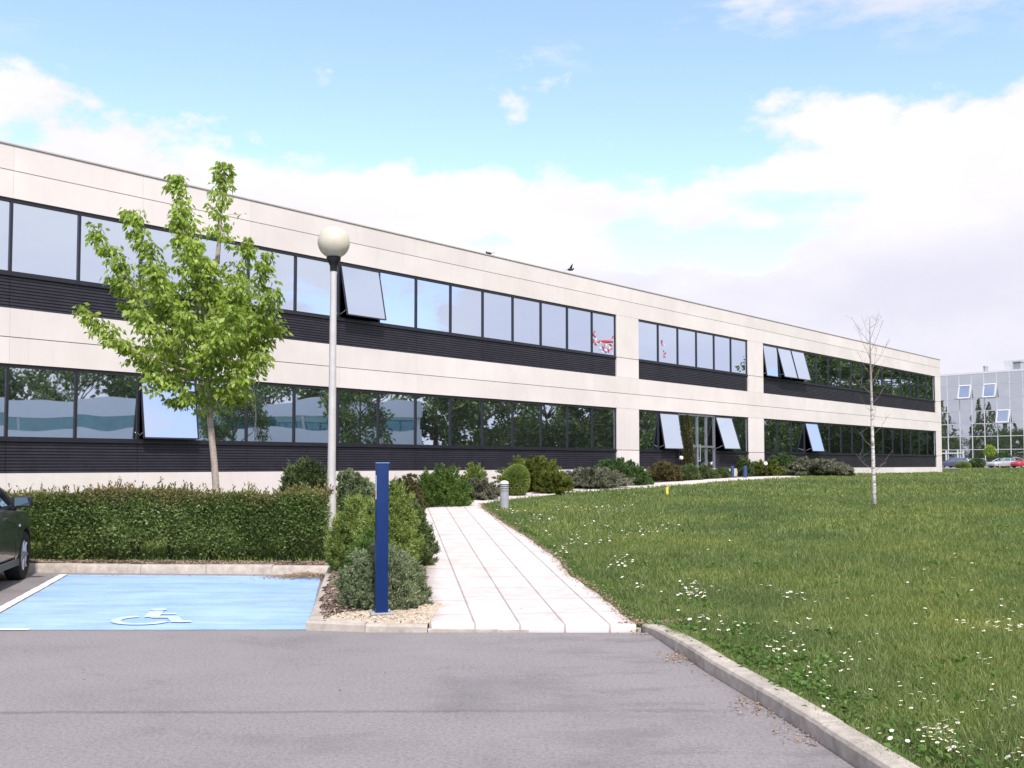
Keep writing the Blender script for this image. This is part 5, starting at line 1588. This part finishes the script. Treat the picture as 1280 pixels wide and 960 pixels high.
def patch(X, Y): return 0.5 + 0.5 * np.sin(X * 1.3 + 2 * np.sin(Y * .7)) * np.cos(Y * 1.1 + np.sin(X * .9))
for (y0, y1, n, h0, w0, lo) in ((5.0, 8, 95000, .085, .0055, 140), (8, 12, 110000, .085, .006, 110), (12, 18, 110000, .085, .008, 0), (18, 28, 90000, .08, .012, -40), (28, 45, 60000, .085, .022, 60), (45, 75, 26000, .11, .05, 300), (75, 124, 12000, .14, .10, 560)):
    X, Y = frustum(n, y0, y1, 1.0, lo=lo, hi=760); k_ = lawn_ok(X, Y); X, Y = X[k_], Y[k_]; p_ = patch(X, Y)
    dk = poly_dist(X, Y, ASPH) if y0 < 12 else np.full(len(X), 2.0)
    dp = poly_dist(X, Y, PATHPOLY) if y0 < 28 else np.full(len(X), 2.0)
    ed = np.clip(np.minimum(dk - .1, dp) / 0.35, 0.4, 1)
    kk_ = RNG.uniform(0, 1, len(X)) < np.clip(ed + .15, 0, 1); X, Y, p_, ed = X[kk_], Y[kk_], p_[kk_], ed[kk_]
    blades(X, Y, h0 * RNG.uniform(.45, 1.25, len(X)) * (.7 + .5 * p_) * ed, w0 * RNG.uniform(.6, 1.3, len(X)))
# grass behind and under the hedge, left of the bed
X = RNG.uniform(-14, -2.5, 60000); Y = RNG.uniform(15.3, 24, 60000); k_ = lawn_ok(X, Y, 0.0) & (Y > 15.75); X, Y = X[k_], Y[k_]
blades(X, Y, .10 * RNG.uniform(.5, 1.3, len(X)), .014 * RNG.uniform(.6, 1.2, len(X)))
kx = resample(K4[:6], 4000); ii = RNG.integers(0, 4000, 16000); cl = np.sin(kx[ii, 1] * 5) + np.sin(kx[ii, 1] * 11.3 + 2) + RNG.normal(0, .5, 16000)
X = kx[ii, 0] + 0.13 + np.abs(RNG.normal(0, 0.05, 16000)) - 0.085 * (cl > 0.5) * RNG.uniform(0, 1, 16000); Y = kx[ii, 1]; k_ = Y < 9.8; X, Y = X[k_], Y[k_]
blades(X, Y, .075 * RNG.uniform(.5, 1.3, len(X)), .006 * RNG.uniform(.6, 1.2, len(X)), 0.8)
# outside the picture on the right, sparse
X = RNG.uniform(4, 26, 40000); Y = RNG.uniform(2, 40, 40000); k_ = lawn_ok(X, Y) & (X > Y / F * 740); X, Y = X[k_], Y[k_]
blades(X, Y, .10 * RNG.uniform(.5, 1.3, len(X)), .03 * RNG.uniform(.6, 1.2, len(X)))
g = npmesh('grass', np.concatenate(VV), np.concatenate(QQ), M['grass']); tag(g, 'uneven green lawn grass sloping up to the building', kind='stuff')

# broad leaved weeds along the lawn kerb
cs = []; ds = []; ls = []
def weed(X, Y, n, r, L):
    for i in range(n):
        a = random.uniform(0, 2 * PI); q = r * random.random() ** .5
        x_, y_ = X + q * math.cos(a), Y + q * math.sin(a)
        if not lawn_ok(np.array([x_]), np.array([y_]), 0.10)[0]: continue
        cs.append((x_, y_, float(tz(x_, y_)) + random.uniform(0.01, 0.07))); b = random.uniform(0, 2 * PI); ds.append((math.cos(b), math.sin(b), random.uniform(-.1, .7))); ls.append(L * random.uniform(.6, 1.3))
kk = resample(K4[:6], 300)
for i in range(70):
    p = kk[random.randrange(300)]; weed(p[0] + 0.15 + abs(random.gauss(0, .35)), p[1], 34, .16, .042)
for i in range(60):
    Yw = random.uniform(6, 20); Xw = random.uniform(1.5, Yw * .55); weed(Xw, Yw, 26, .16, .05)
pe = resample(PRw, 300)
for i in range(46):
    p = pe[random.randrange(300)]; weed(p[0] + 0.08 + abs(random.gauss(0, .06)), p[1], 16, .09, .04)
Vv, Qq = leaf_geo(np.array(cs), np.array(ds), np.array(ls), np.array(ls) * .55)
tag(npmesh('weeds', Vv, Qq, leaf_mat('weed_leaves', (0.05, 0.11, 0.016), (0.085, 0.17, 0.026), (0.14, 0.22, 0.05), 0.3)), 'low broad leaved weeds in the grass by the kerb', kind='stuff')

# daisies
dpos = []
def cluster(x, y, n, sx, sy):
    for i in range(int(n * 1.7)):
        p = at(x + random.gauss(0, sx), min(max(y + random.gauss(0, sy), 600), 980), 0.06); dpos.append(p)
for c_ in [(1173, 912, 22, 14, 9), (1195, 936, 4, 10, 6), (1268, 945, 10, 14, 10), (1250, 870, 6, 14, 10), (1248, 782, 12, 15, 5), (1198, 778, 5, 8, 5), (1228, 822, 5, 10, 4), (862, 733, 14, 9, 4), (872, 741, 22, 16, 4), (880, 773, 12, 10, 4),
           (998, 744, 12, 12, 4), (912, 786, 9, 14, 5), (980, 808, 16, 14, 6), (990, 784, 9, 16, 5), (1140, 870, 9, 30, 14), (955, 730, 5, 10, 3), (782, 703, 22, 12, 5), (800, 732, 9, 9, 3), (756, 670, 34, 18, 4), (728, 677, 12, 8, 3),
           (806, 664, 16, 10, 4), (806, 655, 14, 8, 4), (748, 655, 14, 12, 3), (680, 648, 26, 12, 3), (662, 655, 12, 8, 4), (745, 636, 34, 26, 3.5), (700, 634, 20, 14, 3), (790, 628, 10, 8, 3), (640, 640, 9, 6, 2), (700, 690, 10, 8, 4), (1050, 830, 7, 40, 14), (1000, 830, 5, 20, 10),
           (690, 668, 8, 6, 3), (850, 655, 6, 14, 4), (1178, 930, 5, 12, 6), (1060, 912, 3, 16, 8)]: cluster(*c_)
for i in range(150): 
    y_ = random.uniform(630, 950); dpos.append(at(random.uniform(660 + max(0, y_ - 640) * 1.5, 1280), y_, 0.06))
kept = [p for p in dpos if lawn_ok(np.array([p[0]]), np.array([p[1]]), 0)[0]]
md_ = MB(); r_ = random.Random(9)
for p in kept:
    s = r_.uniform(0.009, 0.014) * (1.0 if p[1] < 9 else 1.45); tx, ty = r_.gauss(0, .25), r_.gauss(-.1, .25); n = 8
    c_ = p; vs = [(c_[0], c_[1], c_[2] - .002)] + [(c_[0] + s * math.cos(2 * PI * i / n), c_[1] + s * math.sin(2 * PI * i / n), c_[2] + .004 + s * (tx * math.cos(2 * PI * i / n) + ty * math.sin(2 * PI * i / n))) for i in range(n)]
    md_.add(vs, [(0, 1 + i, 1 + (i + 1) % n) for i in range(n)], 0)
    md_.lathe([(s * .33, .001), (s * .25, .006), (0.0002, .007)], c=(c_[0], c_[1], c_[2]), n=5, mi=1)
    md_.tube([(c_[0], c_[1], c_[2] - .07), (c_[0], c_[1], c_[2] - .003)], .0012, 3, mi=2)
pet = surf_mat('daisy_petals', (0.85, 0.85, 0.85), rough=0.6); cen = surf_mat('daisy_centre', (0.75, 0.55, 0.05), rough=0.7); stm = surf_mat('daisy_stalk', (0.08, 0.14, 0.03), rough=0.7)
tag(obj('daisies', md_, [pet, cen, stm]), 'white daisies scattered in clusters over the lawn', kind='stuff')
# tiny yellow flowers
md_ = MB()
for (x, y, n, sx, sy) in ((778, 621, 26, 12, 2.0), (1050, 652, 14, 18, 4), (940, 622, 12, 30, 4), (906, 626, 8, 8, 3)):
    for i in range(n // 2):
        p = at(x + random.gauss(0, sx), y + random.gauss(0, sy), 0.07); md_.sphere(tuple(p), random.uniform(.009, .016), 6, 4, 1, 1, .5)
tag(obj('dandelions', md_, surf_mat('yellow_petals', (0.70, 0.55, 0.03), rough=0.7), smooth=True), 'small yellow flowers dotted in the far lawn', kind='stuff')
